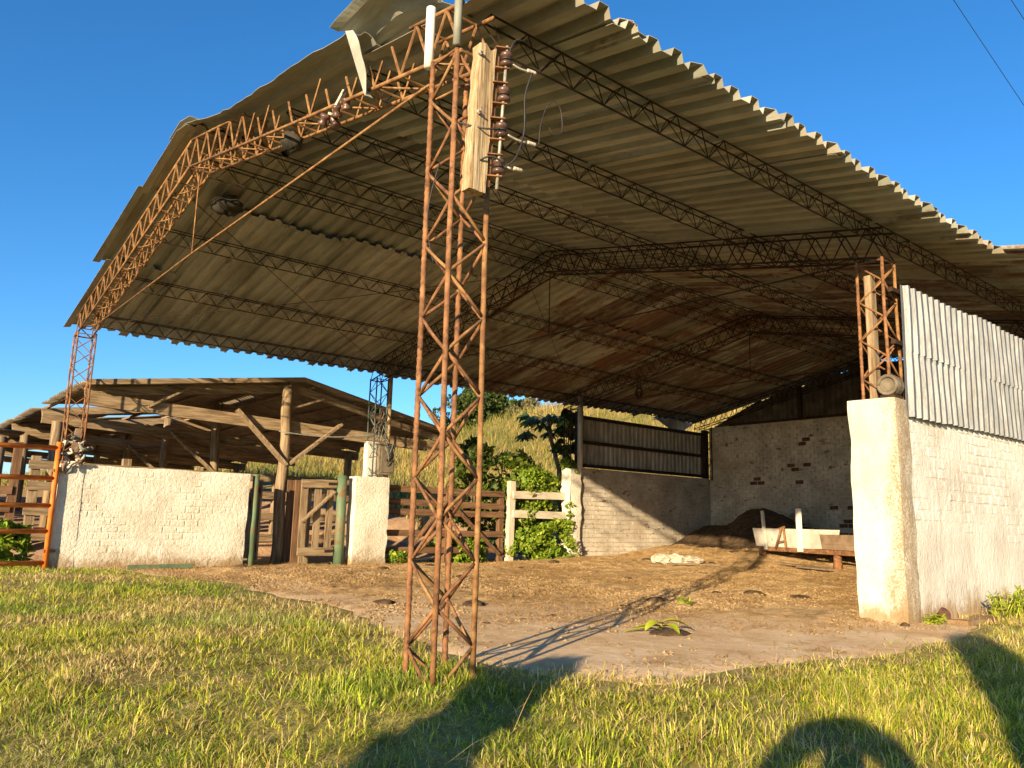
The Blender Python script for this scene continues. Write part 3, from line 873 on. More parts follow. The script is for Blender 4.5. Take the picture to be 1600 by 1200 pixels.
# masonry at the back: bricks too small to pick apart singly, still built one by one
def brick_mass(parent, name, axis_, a0, a1, z0, z1, face, mtl, miss, seed):
    R = random.Random(seed)
    mb = MB(); bare = MB()
    k = 0; z = z0
    c = 0.121
    while z < z1 - 0.02:
        zz = min(z + c - 0.014, z1)
        a = a0 - (0.125 if k % 2 else 0)
        while a < a1:
            b0, b1 = max(a, a0) + 0.004, min(a + 0.238, a1)
            if b1 - b0 > 0.03:
                nn = float(fbm(b0, z, 0.8, seed, 3))
                hot = max((math.exp(-(((b0 - hx) / hw_) ** 2 + ((z - hz) / hh) ** 2)) for hx, hz, hw_, hh in miss), default=0)
                gone = nn + 0.25 * hot + R.uniform(-0.2, 0.2) > 0.875
                pr = R.uniform(-0.004, 0.004) + (0.012 if not gone else -0.004)
                m_ = bare if gone else mb
                t = R.uniform(0.002, 0.008)
                if axis_ == 'x':
                    m_.quadbox([(b0, face - pr, z + t), (b1, face - pr, z), (b1, face + 0.05, z), (b0, face + 0.05, z), (b0, face - pr, zz), (b1, face - pr, zz - t), (b1, face + 0.05, zz), (b0, face + 0.05, zz)])
                else:
                    m_.quadbox([(face - pr, b0, z + t), (face - pr, b1, z), (face + 0.05, b1, z), (face + 0.05, b0, z), (face - pr, b0, zz), (face - pr, b1, zz - t), (face + 0.05, b1, zz), (face + 0.05, b0, zz)])
            a += 0.25
        z += c; k += 1
    o = mb.build(name, mtl, parent); o['kind'] = 'stuff'
    if bare.f:
        o = bare.build('bare_bricks', 'bare_brick', parent); o['kind'] = 'stuff'
bw = thing('back_brick_wall', 'low whitewashed brick wall at the back, cut by a slanting shadow, under a sheet panel', 'wall', (15, W, 0))
MB().box((12.02, 11.12, -0.2), (18.1, 11.32, 2.44)).build('wall', 'mortar', bw)
brick_mass(bw, 'brick_courses', 'x', 12.05, 17.86, 0.0, 2.46, 11.115, 'old_white_brick', [], 5)
rough_block((11.72, 10.98, -0.2), (12.14, 11.36, 2.42), 0.13, 0.03, 16).build('end_pier', 'limewash', bw, True)
gw = thing('gable_brick_wall', 'tall shaded gable wall with flaking whitewash and bare dark bricks', 'wall', (18, 5.6, 0))
MB().box((17.93, -0.2, -0.2), (18.15, 11.10, 4.06)).build('wall', 'mortar', gw)
brick_mass(gw, 'brick_courses', 'y', 4.4, 11.08, 0.3, 4.08, 17.925, 'old_white_brick', [(9.3, 2.3, 0.5, 0.25), (7.1, 2.2, 0.9, 0.22), (6.2, 2.0, 0.7, 0.2), (8.2, 1.6, 0.5, 0.6), (6.6, 1.0, 0.9, 0.5)], 9)

# ------------------------------------------------------------------ corrugated cladding panels
def clad(parent, name, mtl, axis_, a0, a1, z0a, z1a, face, out, ang=0, top=None, pitch=0.16, rib=0.035, jit=0.03):
    """one vertical sheet of cladding; ribs run up; out = +-1 outward direction"""
    n = max(1, round((a1 - a0) / pitch)); p = (a1 - a0) / n
    prof = []
    for k in range(n):
        for (t, d) in ((0, 0), (0.36, 0), (0.56, 1), (0.86, 1)): prof.append((a0 + (k + t) * p, d * rib))
    prof.append((a1 + 0.02, 0))
    mb = MB()
    nz = 3
    for j in range(nz + 1):
        for (a, d) in prof:
            z1 = (top(a) if top else z1a) 
            z = z0a + (z1 - z0a) * j / nz
            dd = face + out * (d + 0.006 * math.sin(a * 3 + j))
            mb.v.append((a, dd, z) if axis_ == 'x' else (dd, a, z))
    m = len(prof)
    for j in range(nz):
        for i in range(m - 1): mb.face((j * m + i, j * m + i + 1, (j + 1) * m + i + 1, (j + 1) * m + i))
    o = mb.build(name, mtl, parent)
    s_ = o.modifiers.new('thick', 'SOLIDIFY'); s_.thickness = 0.003; s_.offset = 0
    return o
cl = thing('corrugated_cladding', 'bright galvanised corrugated sheets upright above the right-hand wall', 'cladding', (12, -0.25, 2.3))
x = 5.98
for k in range(12):
    z1 = 3.72 + random.uniform(-0.02, 0.02)
    clad(cl, 'wall_sheet', 'zinc', 'x', x, x + 0.98, 2.22 + random.uniform(-0.02, 0.02), 2.98, -0.262, -1, pitch=0.165, rib=0.05)
    clad(cl, 'wall_sheet', 'zinc', 'x', x + 0.004, x + 0.984, 2.94, z1, -0.272, -1, pitch=0.165, rib=0.05)
    x += 0.98
for zz in (2.55, 3.05, 3.66): MB().bar((5.9, -0.20, zz), (17.9, -0.20, zz), 0.05, 0.05).build('girt', 'dark_steel', cl)
bc = thing('back_sheet_panel', 'dark panel of corrugated sheets with iron rails above the low back wall', 'cladding', (15, 11.2, 2.5))
x = 12.32
for k in range(5):
    clad(bc, 'wall_sheet', 'grey_sheet', 'x', x, x + 1.11, 2.50, 3.84 , 11.30, 1, pitch=0.185, rib=0.06)
    x += 1.11
for zz in (2.53, 3.17, 3.85): MB().bar((12.2, 11.20, zz), (17.85, 11.20, zz), 0.07, 0.09).build('rail', 'dark_steel', bc)
for xx in (12.25, 17.86): MB().bar((xx, 11.22, 2.45), (xx, 11.22, 4.0), 0.14, 0.2).build('upright', 'dark_steel', bc)
gc = thing('gable_infill', 'black sheet infill closing the gable above the flaking wall', 'cladding', (18, 5.6, 4.1))
yy = 0.1
while yy < 10.5:
    gtop = (lambda a: min(Z0 + SLOPE * min(a, W - a) - 0.12 - 0.05 * math.sin(a * 5), 9) if a < 9.2 else Z0 + SLOPE * (W - a) - 0.10 - 0.22 * (a - 9.2))
    clad(gc, 'wall_sheet', 'dark_sheet', 'y', yy, yy + 1.0, 4.07, 5.0, 17.99, -1, top=gtop)
    yy += 1.0
for yq in (2.0, 5.6, 7.9): MB().bar((17.90, yq, 4.06), (17.90, yq, Z0 + SLOPE * min(yq, W - yq) - 0.15), 0.1, 0.1).build('upright', 'dark_steel', gc)
MB().bar((17.92, 0, 4.10), (17.92, 10.3, 4.10), 0.08, 0.07).build('rail', 'dark_steel', gc)

# ------------------------------------------------------------------ timber shed behind
def corr_sheet(L_, wd, pitch=0.177, amp=0.026, th=0.008, nl=3, per=5, sag=0.02):
    """corrugations run along +x; width along +y"""
    mb = MB()
    n = int(wd / pitch * per)
    for layer in (0, 1):
        for i in range(nl + 1):
            for j in range(n + 1):
                y = wd * j / n
                mb.v.append((L_ * i / nl, y, amp * math.sin(2 * PI * y / pitch) + layer * th - sag * math.sin(PI * i / nl)))
    def I(l, i, j): return (l * (nl + 1) + i) * (n + 1) + j
    for i in range(nl):
        for j in range(n):
            mb.face((I(0, i, j), I(0, i, j + 1), I(0, i + 1, j + 1), I(0, i + 1, j)))
            mb.face((I(1, i, j), I(1, i + 1, j), I(1, i + 1, j + 1), I(1, i, j + 1)))
    for j in range(n):
        mb.face((I(0, 0, j), I(1, 0, j), I(1, 0, j + 1), I(0, 0, j + 1)))
        mb.face((I(0, nl, j), I(0, nl, j + 1), I(1, nl, j + 1), I(1, nl, j)))
    for i in range(nl):
        mb.face((I(0, i, 0), I(0, i + 1, 0), I(1, i + 1, 0), I(1, i, 0)))
        mb.face((I(0, i, n), I(1, i, n), I(1, i + 1, n), I(0, i + 1, n)))
    me = mb.mesh('roof_sheet', smooth=True)
    me.materials.append(MT['fibre_cement'])
    return me
def timber_shed(T, ax, az, lx_, lz, rx_, rz, y0, y1, step=1.0, holes=()):
    wd = step + 0.06
    for side, (ex, ez) in ((-1, (lx_, lz)), (1, (rx_, rz))):
        L_ = math.hypot(ex - ax, ez - az)
        h1 = L_ * 0.52
        mA = corr_sheet(h1 + 0.12, wd); mBm = corr_sheet(L_ - h1 + 0.05, wd)
        ang = math.atan2(ez - az, abs(ex - ax))
        y = y0; k = 0
        while y < y1:
            for row, me in ((0, mA), (1, mBm)):
                if (side, k, row) in holes: continue
                d0 = 0.0 if row == 0 else h1
                o = bpy.data.objects.new('roof_sheet', me); COL.objects.link(o); o.parent = T
                px = ax + side * math.cos(ang) * d0; pz = az + math.sin(ang) * d0 + (0.075 if row == 0 else 0.03)
                o.rotation_euler = (random.uniform(-0.01, 0.01), -ang, 0)
                yy_ = y
                if side < 0: o.rotation_euler = (random.uniform(-0.01, 0.01), -ang, PI); yy_ = y + wd
                o.location = Vector((px + side * random.uniform(-0.03, 0.03), yy_, pz + random.uniform(-0.01, 0.012))) - WL[T]
            y += step; k += 1
ts = thing('timber_shed', 'low timber cattle shed with a fibre-cement gable roof and a forked post', 'shed', (4.2, 11.75, 0))
AX, AZ = 4.40, 3.84
timber_shed(ts, AX, AZ, 0.18, 3.25, 8.45, 3.02, 11.72, 36.5, holes={(-1, 4, 1), (-1, 8, 0)})
def rz_(x): return AZ + (3.25 - AZ) * (AX - x) / (AX - 0.18) if x < AX else AZ + (3.02 - AZ) * (x - AX) / (8.45 - AX)
for i, yb in enumerate((12.0, 16.2, 20.4, 24.6, 28.8, 33.0)):
    MB().bar((0.25, yb, 3.02), (8.25, yb, 2.72), 0.09, 0.24).build('tie_beam', 'wood_x', ts)
    MB().bar((0.25, yb + 0.1, rz_(0.25) - 0.11), (AX, yb + 0.1, AZ - 0.11), 0.07, 0.16).build('rafter', 'wood_x', ts)
    MB().bar((AX, yb + 0.1, AZ - 0.11), (8.35, yb + 0.1, rz_(8.35) - 0.11), 0.07, 0.16).build('rafter', 'wood_x', ts)
    px = 4.12
    zs = [(-0.2 + 3.95 * q / 7) for q in range(8)]
    MB().tube([(px + 0.02 * math.sin(q * 1.7 + i), yb - 0.12 + 0.02 * math.cos(q * 2.1), zz) for q, zz in enumerate(zs)], [0.125 - 0.003 * q for q in range(8)], 10).build('post', 'wood_z', ts, True)
    for xx, hh in ((0.55, 2.95), (7.9, 2.75)):
        if i > 0: MB().tube([(xx, yb - 0.1, -0.1), (xx, yb - 0.1, hh)], 0.11, 8).build('post', 'wood_z', ts, True)
    if i == 0:
        MB().bar((4.12, yb - 0.27, 2.02), (3.05, yb - 0.10, 3.10), 0.05, 0.19, (0, 1, 0)).build('brace', 'wood_z', ts)
        MB().bar((4.18, yb - 0.275, 2.05), (5.42, yb - 0.10, 3.02), 0.05, 0.17, (0, 1, 0)).build('brace', 'wood_z', ts)
        MB().bar((1.35, yb - 0.07, 2.98), (2.05, yb - 0.03, 3.42), 0.04, 0.13, (0, 1, 0)).build('brace', 'wood_z', ts)
        MB().bar((4.3, yb - 0.07, 3.28), (4.98, yb - 0.03, 3.55), 0.04, 0.13, (0, 1, 0)).build('brace', 'wood_z', ts)
    else:
        MB().bar((4.12, yb - 0.2, 2.0), (3.0, yb - 0.1, 2.95), 0.05, 0.16, (0, 1, 0)).build('brace', 'wood_z', ts)
for xx in (0.35, 1.6, 3.0, 4.1, 4.7, 5.8, 7.0, 8.2):
    MB().bar((xx, 11.85, rz_(xx) - 0.005), (xx, 36.3, rz_(xx) - 0.005), 0.06, 0.05).build('purlin', 'wood_y', ts)
MB().bar((0.2, 11.71, rz_(0.2) + 0.03), (AX, 11.71, AZ + 0.05), 0.025, 0.10).build('barge_board', 'wood_x', ts)
MB().bar((AX, 11.71, AZ + 0.05), (8.4, 11.71, rz_(8.4) + 0.03), 0.025, 0.10).build('barge_board', 'wood_x', ts)
t2 = thing('low_back_shed', 'darker lower timber shed behind the orange gate at the left edge', 'shed', (-4.5, 15, 0))
timber_shed(t2, -4.4, 3.0, -8.6, 2.5, -0.25, 2.52, 15.0, 29.0)
for yb in (15.3, 19.5, 23.5, 27.5):
    MB().bar((-8.3, yb, 2.42), (-0.45, yb, 2.42), 0.08, 0.20).build('tie_beam', 'wood_x', t2)
    for xx in (-8.2, -4.4, -0.6): MB().tube([(xx, yb - 0.1, -0.1), (xx, yb - 0.1, 2.9 if xx == -4.4 else 2.45)], 0.11, 8).build('post', 'wood_z', t2, True)
    MB().bar((-4.4, yb - 0.2, 1.5), (-5.5, yb - 0.1, 2.4), 0.05, 0.16, (0, 1, 0)).build('brace', 'wood_z', t2)
    MB().bar((-0.6, yb - 0.2, 1.6), (-1.6, yb - 0.1, 2.4), 0.05, 0.16, (0, 1, 0)).build('brace', 'wood_z', t2)

# ------------------------------------------------------------------ fences and gates
def fence(name, label, p0, p1, posts, rails, ph, m_post, m_rail, pw=0.13, rh=0.14, cross=False, cat='fence'):
    p0, p1 = V(*p0), V(*p1)
    T = thing(name, label, cat, p0.lerp(p1, 0.5))
    d = (p1 - p0)
    nrm = V(-d.y, d.x, 0).normalized()
    for t in posts:
        q = p0.lerp(p1, t)
        MB().bar(q + V(0, 0, -0.2), q + V(random.uniform(-0.02, 0.02), 0, ph + random.uniform(-0.05, 0.05)), pw, pw, (0, 1, 0)).build('post', m_post, T)
    for zr in rails:
        e = random.uniform(-0.015, 0.015)
        MB().bar(p0 - nrm * (pw / 2 + 0.02) + V(0, 0, zr + e), p1 - nrm * (pw / 2 + 0.02) + V(0, 0, zr - e), 0.035, rh, (0, 0, 1)).build('rail', m_rail, T)
    return T
fb = fence('board_fence', 'dark brown board gate with crossed braces behind the near lattice column', (6.34, 11.38, 0), (9.72, 11.38, 0), (0.0, 0.5, 0.985), (0.28, 0.66, 1.13, 1.34, 1.64), 1.66, 'brown_z', 'brown_x', cat='gate')
MB().bar((6.95, 11.25, 0.30), (8.1, 11.25, 1.60), 0.04, 0.14, (0, 1, 0)).build('brace', 'brown_z', fb)
MB().bar((9.55, 11.25, 0.18), (8.15, 11.25, 1.30), 0.04, 0.14, (0, 1, 0)).build('brace', 'brown_z', fb)
MB().bar((8.0, 11.23, 0.2), (8.0, 11.23, 1.6), 0.16, 0.03, (0, 1, 0)).build('stile', 'brown_z', fb)
wf = thing('white_fence', 'short white wooden post with two white rails beside the green vine', 'fence', (10.6, 11.3, 0))
MB().bar((9.92, 11.3, -0.1), (9.96, 11.3, 1.98), 0.17, 0.14, (0, 1, 0)).build('post', 'white_wood_z', wf)
MB().bar((9.95, 11.21, 1.64), (11.74, 11.19, 1.67), 0.05, 0.19).build('rail', 'white_wood_x', wf)
MB().bar((9.95, 11.21, 1.17), (11.70, 11.19, 1.16), 0.05, 0.19).build('rail', 'white_wood_x', wf)

wg = thing('wooden_gate', 'small grey plank gate with a slanted brace, hung on the green pipe', 'gate', (4.7, 11.3, 0))
MB().bar((4.28, 11.24, 1.64), (5.06, 11.22, 1.66), 0.035, 0.17).build('rail', 'wood_x', wg)
MB().bar((4.28, 11.24, 0.26), (5.06, 11.22, 0.26), 0.035, 0.17).build('rail', 'wood_x', wg)
for xx, ww in ((4.36, 0.13), (4.68, 0.15), (4.96, 0.15)): MB().bar((xx, 11.285, 0.2), (xx, 11.285, 1.72), ww, 0.03, (0, 1, 0)).build('plank', 'wood_z', wg)
MB().bar((4.32, 11.235, 0.86), (5.02, 11.225, 1.50), 0.035, 0.15, (0, 1, 0)).build('brace', 'wood_z', wg)
for zz in (1.66, 0.27): MB().bar((4.86, 11.195, zz), (5.12, 11.19, zz + 0.01), 0.012, 0.05).build('hinge', 'dark_steel', wg)
tag(MB().tube([(5.19, 11.2, -0.1), (5.19, 11.2, 0.9), (5.17, 11.2, 1.85)], 0.105, 14).build('pipe_post', 'green_pipe', None, True, at=(5.19, 11.2, 0)), 'thick rusty green pipe post beside the broad white pier', 'post')
tag(MB().tube([(3.30, 11.18, -0.1), (3.28, 11.18, 1.76)], 0.065, 12).build('pipe_post', 'green_pipe', None, True, at=(3.30, 11.18, 0)), 'slim green pipe post at the end of the low roughcast wall', 'post')
og = thing('open_plank_gate', 'dark plank gate standing open between the slim pipe and the forked post', 'gate', (3.5, 11.4, 0))
for i in range(4): MB().bar((3.42 + 0.05 * i, 11.30 + 0.30 * i, 0.1), (3.42 + 0.05 * i, 11.30 + 0.30 * i, 1.66), 0.035, 0.22, (0, 1, 0)).build('plank', 'wood_z', og)
for zz in (0.35, 1.45): MB().bar((3.36, 11.25, zz), (3.54, 12.35, zz), 0.03, 0.12).build('rail', 'wood_y', og)
MB().bar((3.37, 11.3, 0.4), (3.5, 12.1, 1.4), 0.03, 0.10).build('brace', 'wood_y', og)
dp = thing('plank_partition', 'dark upright plank partition between the forked post and the small gate', 'fence', (4.2, 12.0, 0))
for i in range(3): MB().bar((4.30 + 0.10 * i, 11.75 - 0.16 * i, 0.0), (4.30 + 0.10 * i, 11.75 - 0.16 * i, 1.72), 0.20, 0.04, (0, 1, 0)).build('plank', 'brown_z' if i < 2 else 'wood_z', dp)
# corral rails behind the low wall and left of it
fence('corral_fence', 'weathered corral rails just showing above the low roughcast wall', (-0.2, 14.2, 0), (7.2, 14.6, 0), (0.02, 0.25, 0.46, 0.72, 1.0), (0.45, 0.95, 1.45, 1.86), 2.05, 'wood_z', 'wood_x', 0.16, 0.17)
lf_ = fence('corral_fence', 'dark corral boards behind the orange gate', (-5.2, 14.6, 0), (-0.4, 14.3, 0), (0.0, 0.34, 0.62, 0.82, 1.0), (0.45, 1.0, 1.35), 2.3, 'brown_z', 'brown_x', 0.15, 0.16)
MB().bar((-1.9, 14.15, 0.3), (-0.9, 14.15, 1.9), 0.05, 0.15, (0, 1, 0)).build('brace', 'brown_z', lf_)
MB().bar((-0.8, 14.12, 0.4), (-2.4, 14.15, 1.7), 0.05, 0.12, (0, 1, 0)).build('brace', 'wood_z', lf_)

# orange tube gate
gt = thing('orange_gate', 'orange painted tube gate at the left edge beside the low wall', 'gate', (-1.5, 11.0, 0))
MB().tube([(-0.24, 11.0, 0.02), (-0.25, 11.0, 2.10)], 0.042, 14).build('stile', 'orange_paint', gt, True)
MB().tube([(-3.2, 11.0, 0.02), (-3.2, 11.0, 2.10)], 0.042, 12).build('stile', 'orange_paint', gt, True)
for zz in (0.11, 0.62, 1.04, 1.49, 2.0):
    MB().tube([(-3.2, 11.0, zz - 0.02), (-1.7, 11.0, zz - 0.018), (-0.26, 11.0, zz)], 0.040, 12).build('rail', 'orange_paint', gt, True)
for zz in (0.30, 1.62): MB().bar((-0.30, 11.0, zz), (-0.12, 11.06, zz), 0.09, 0.05).build('hinge', 'rust', gt)

# ------------------------------------------------------------------ electrics
bx = thing('electric_box', 'grey-brown electric box with dangling wires on top of the broad white pier', 'electric box', (6.12, 11.1, 1.86))
MB().box((5.98, 11.08, 1.92), (6.36, 11.24, 2.58)).build('case', 'box_grey', bx)
bdoor = MB().box((6.02, 11.055, 1.97), (6.33, 11.078, 2.53)).build('door', 'box_grey', bx)
MB().box((5.95, 11.05, 2.575), (6.40, 11.26, 2.605)).build('hood', 'box_grey', bx)
for k in range(7):
    a = V(6.12 + random.uniform(-0.1, 0.18), 11.04, 2.55 + random.uniform(0, 0.15)); b = V(6.15 + random.uniform(-0.05, 0.15), 11.03, 2.15 + random.uniform(-0.05, 0.15))
    MB().tube([a, a.lerp(b, 0.3) + V(random.uniform(-.05, .05), -0.04, 0), a.lerp(b, 0.7) + V(random.uniform(-.06, .06), -0.05, 0), b], 0.007, 5).build('wire', 'black_wire' if k % 2 else 'grey_wire', bx, True)
for k in range(3): MB().lathe((6.14 + k * 0.06, 11.05, 2.24 + 0.03 * (k % 2)), [(0.0, 0), (0.025, 0.004), (0.025, 0.035), (0.012, 0.045)], 8, (0, -1, 0)).build('switch', 'black_wire', bdoor)
for k in range(9):
    a = V(5.9 + random.uniform(-0.1, 0.25), 11.2, 2.62); b = V(5.92 + random.uniform(-0.05, 0.3), 11.2, 3.0 + random.uniform(-0.1, 0.5))
    MB().tube([a, a.lerp(b, 0.35) + V(random.uniform(-.12, .12), -0.08, 0), a.lerp(b, 0.7) + V(random.uniform(-.12, .12), 0.03, 0), b], 0.006, 5).build('wire', 'rust' if k % 2 else 'grey_wire', bx, True)
tag(MB().tube([V(3.9, 11.7, 2.72).lerp(V(5.95, 11.15, 2.74), t) + V(0, 0, -0.09 * math.sin(PI * t) + 0.06 * t) for t in [i / 10 for i in range(11)]], 0.012, 6).build('cable', 'grey_wire', None, True, at=(4.9, 11.4, 2.7)),
    'pale cable strung from the forked post to the electric box', 'cable')

ir = thing('insulator_rack', 'weathered board with four brown insulators on the near lattice column', 'insulator rack', (0.0, -0.22, 3.0))
def board_fn():
    mb = MB()
    nz = 14
    for j in range(nz + 1):
        t = j / nz
        z = 3.02 + 1.03 * t
        x0 = -0.125 + 0.055 * t; 
        e = 0.006 * math.sin(j * 2.1)
        for (dx, dy) in ((0, 0), (0.04, -0.004), (0.085, 0.003), (0.13, 0), (0.13, 0.085), (0, 0.085)):
            mb.v.append((x0 + dx + (e if dx in (0,) else -e * 0.5), -0.305 + dy, z + (0.02 * math.sin(dx * 60) if j == nz else 0)))
    for j in range(nz):
        for i in range(6):
            mb.face((j * 6 + i, j * 6 + (i + 1) % 6, (j + 1) * 6 + (i + 1) % 6, (j + 1) * 6 + i))
    mb.face((5, 4, 3, 2, 1, 0)); mb.face(tuple(nz * 6 + q for q in range(6)))
    return mb
board_fn().build('board', 'pale_wood_z', ir)
xb = lambda z: 0.075 + 0.055 * (z - 3.02) / 1.03
MB().tube([(xb(3.05) + 0.0, -0.33, 3.06), (xb(4.1) , -0.33, 4.10)], 0.011, 8).build('rod', 'galvanised_rod', ir, True)
MB().bar((0.025, -0.28, 3.08), (0.075, -0.28, 4.03), 0.05, 0.02, (0, 1, 0)).build('back_strap', 'rust', ir)
for zc in (3.215, 3.475, 3.735, 3.995):
    xc = xb(zc)
    ins_mb = MB().lathe((xc, -0.33, zc), [(0.018, -0.05), (0.039, -0.045), (0.044, -0.032), (0.039, -0.017), (0.024, -0.008), (0.024, 0.008), (0.039, 0.017), (0.044, 0.032), (0.039, 0.045), (0.018, 0.05)], 16)
    insu = ins_mb.build('insulator', 'porcelain', ir, True)
    for dz in (-0.075, 0.075): MB().bar((xc - 0.075, -0.30, zc + dz), (xc + 0.02, -0.335, zc + dz + 0.01), 0.045, 0.008).build('bracket', 'rust', ir)
    MB().tube([(xc + 0.032 * math.cos(t), -0.33 + 0.032 * math.sin(t), zc) for t in [k * PI / 5 for k in range(11)]], 0.006, 5).build('wire_tie', 'black_wire', insu, True)
for zc in (3.55, 3.97): MB().lathe((-0.075, -0.305, zc), [(0.016, 0), (0.016, 0.02), (0.008, 0.022), (0.008, 0.045)], 6, (-0.3, -1, 0)).build('bolt', 'galvanised_rod', ir)
def wire(pts, r, m, par, name='wire'):
    P = [V(*q) for q in pts]; out = []
    for i in range(len(P) - 1):
        a = P[max(i - 1, 0)]; b = P[i]; c = P[i + 1]; d = P[min(i + 2, len(P) - 1)]
        for k in range(5):
            t = k / 5
            out.append(0.5 * ((2 * b) + (c - a) * t + (2 * a - 5 * b + 4 * c - d) * t * t + (3 * b - a - 3 * c + d) * t ** 3))
    out.append(P[-1])
    return MB().tube(out, r, 6).build(name, m, par, True)
for zc, dx in ((3.98, 0.22), (3.46, 0.26), (3.24, 0.16)):
    xc = xb(zc)
    wire([(xc + 0.05, -0.34, zc), (xc + 0.5 * dx, -0.36, zc - 0.02), (xc + dx, -0.38, zc - 0.015)], 0.008, 'galvanised_rod', ir)
    wire([(xc + dx - 0.07, -0.375, zc - 0.018), (xc + dx, -0.38, zc - 0.015)], 0.013, 'sack', ir)
wire([(0.12, -0.36, 4.02), (0.16, -0.38, 4.13), (0.25, -0.38, 4.16)], 0.006, 'black_wire', ir)
wire([(0.30, -0.40, 3.94), (0.24, -0.40, 3.75), (0.24, -0.40, 3.5), (0.18, -0.40, 3.3), (0.10, -0.38, 3.2)], 0.006, 'black_wire', ir)
wire([(0.37, -0.4, 3.44), (0.39, -0.4, 3.62), (0.47, -0.4, 3.80), (0.56, -0.4, 3.78), (0.58, -0.4, 3.62), (0.50, -0.4, 3.56), (0.46, -0.4, 3.60)], 0.0035, 'black_wire', ir)
wire([(-0.16, -0.19, 3.50), (-0.05, -0.33, 3.44), (0.06, -0.37, 3.46)], 0.006, 'black_wire', ir)
wire([(-0.10, -0.25, 3.18), (0.0, -0.34, 3.26), (0.09, -0.38, 3.23)], 0.006, 'black_wire', ir)
wire([(-0.15, 0.0, 3.30), (-0.19, 0.05, 3.0), (-0.15, 0.10, 2.8), (-0.1, 0.1, 2.62)], 0.004, 'black_wire', ir)
tag(MB().tube([(-0.155, 0.185, 4.06), (-0.155, 0.185, 4.52)], 0.034, 14).build('white_pipe', 'white_pvc', None, True, at=(-0.155, 0.185, 4.06)), 'short white plastic pipe upright on top of the near lattice column', 'pipe')
tag(MB().tube([(-0.165, -0.165, 4.06), (-0.165, -0.168, 4.3), (-0.16, -0.16, 4.56)], 0.028, 12).build('grey_pipe', 'grey_pvc', None, True, at=(-0.165, -0.165, 4.06)), 'grey plastic sleeve on top of the near lattice column', 'pipe')
ib = thing('hanging_insulators', 'bunch of brown insulators hanging under the broken front truss', 'insulators', (-0.1, 1.6, 4.4))
for k, (dx, dy, dz, ax_) in enumerate(((-0.02, -0.03, -0.02, (0.4, 0.5, -1)), (0.03, 0.09, -0.06, (0.2, -0.6, -1)), (-0.05, 0.14, -0.04, (0, 0.7, -0.8)), (0.02, -0.12, 0.02, (0.3, 0.2, -1)))):
    MB().lathe((-0.13 + dx, 1.62 + dy, 4.33 + dz), [(0.018, -0.05), (0.04, -0.046), (0.044, -0.03), (0.03, -0.012), (0.03, 0.012), (0.044, 0.03), (0.04, 0.046), (0.018, 0.05)], 12, ax_).build('insulator', 'porcelain', ib, True)
MB().bar((-0.13, 1.50, 4.47), (-0.16, 1.60, 4.33), 0.035, 0.025).build('bracket', 'white_wood_z', ib)
MB().bar((-0.12, 1.78, 4.38), (-0.16, 1.64, 4.30), 0.03, 0.02).build('bracket', 'white_wood_z', ib)
wire([(-0.13, 1.42, 4.50), (-0.15, 1.55, 4.42), (-0.13, 1.7, 4.40)], 0.006, 'black_wire', ib)
def rag(name, label, c, s, m, seed, cat='rag'):
    R = np.random.default_rng(seed)
    mb = MB()
    def fn(u, v_):
        t = 2 * PI * u; p = PI * (v_ * 0.98 + 0.01)
        k = 1 + 0.5 * (float(vnoise(math.cos(t) * 2 + 5, math.sin(t) * 2 + v_ * 4, 1.5, seed)) - 0.5)
        return (c[0] + s[0] * k * math.sin(p) * math.cos(t), c[1] + s[1] * k * math.sin(p) * math.sin(t), c[2] + s[2] * k * math.cos(p))
    mb.grid(fn, 18, 10)
    return tag(mb.build(name, m, None, True, at=c), label, cat)
rag('bird_nest', 'black ragged nest stuck under the front sheets near the ridge', (0.75, 6.75, 5.30), (0.22, 0.24, 0.13), 'rag_dark', 3, 'nest')
rag('bird_nest', 'small dark nest tucked under the front truss below the bent sheet', (0.05, 2.95, 4.62), (0.10, 0.12, 0.09), 'rag_dark', 5, 'nest')
# pale rubbish tied to the foot of the leftmost column
rb = thing('wire_bundle', 'pale bundle of wire and rag at the foot of the leftmost column', 'bundle', (0.0, 11.1, 1.7))
for k in range(16):
    c0 = V(-0.02 + random.uniform(-0.16, 0.16), 11.0 + random.uniform(-0.06, 0.1), 1.76 + random.uniform(-0.06, 0.42))
    q = [c0]
    for j in range(5): q.append(q[-1] + V(random.uniform(-0.09, 0.09), random.uniform(-0.05, 0.05), random.uniform(-0.08, 0.06)))
    MB().tube(q, [random.uniform(0.008, 0.03) for _ in q], 6).build('wire', ('sack', 'trough_brown', 'grey_wire', 'white_wood_z')[k % 4], rb, True)
MB().bar((-0.02, 11.0, 1.95), (0.02, 11.0, 2.35), 0.10, 0.05, (0, 1, 0)).build('rag', 'trough_brown', rb)

# pulley under truss C
pu = thing('chain_pulley', 'small iron pulley hanging below the second inner truss', 'pulley', (12, 8.85, 4.2))
MB().tube([(12, 8.85 + 0.10 * math.cos(t), 4.22 + 0.13 * math.sin(t)) for t in [k * PI / 8 for k in range(17)]], 0.028, 7).build('wheel', 'dark_steel', pu, True)
MB().tube([(12, 8.85 + 0.05 * math.cos(t), 4.20 + 0.06 * math.sin(t)) for t in [k * PI / 6 for k in range(13)]], 0.018, 6).build('hub', 'dark_steel', pu, True)
for s_ in (-1, 1): MB().tube([(12, 8.85 + 0.05 * s_, 4.33), (12, 8.85 + 0.03 * s_, 4.66)], 0.014, 6).build('strap', 'dark_steel', pu)

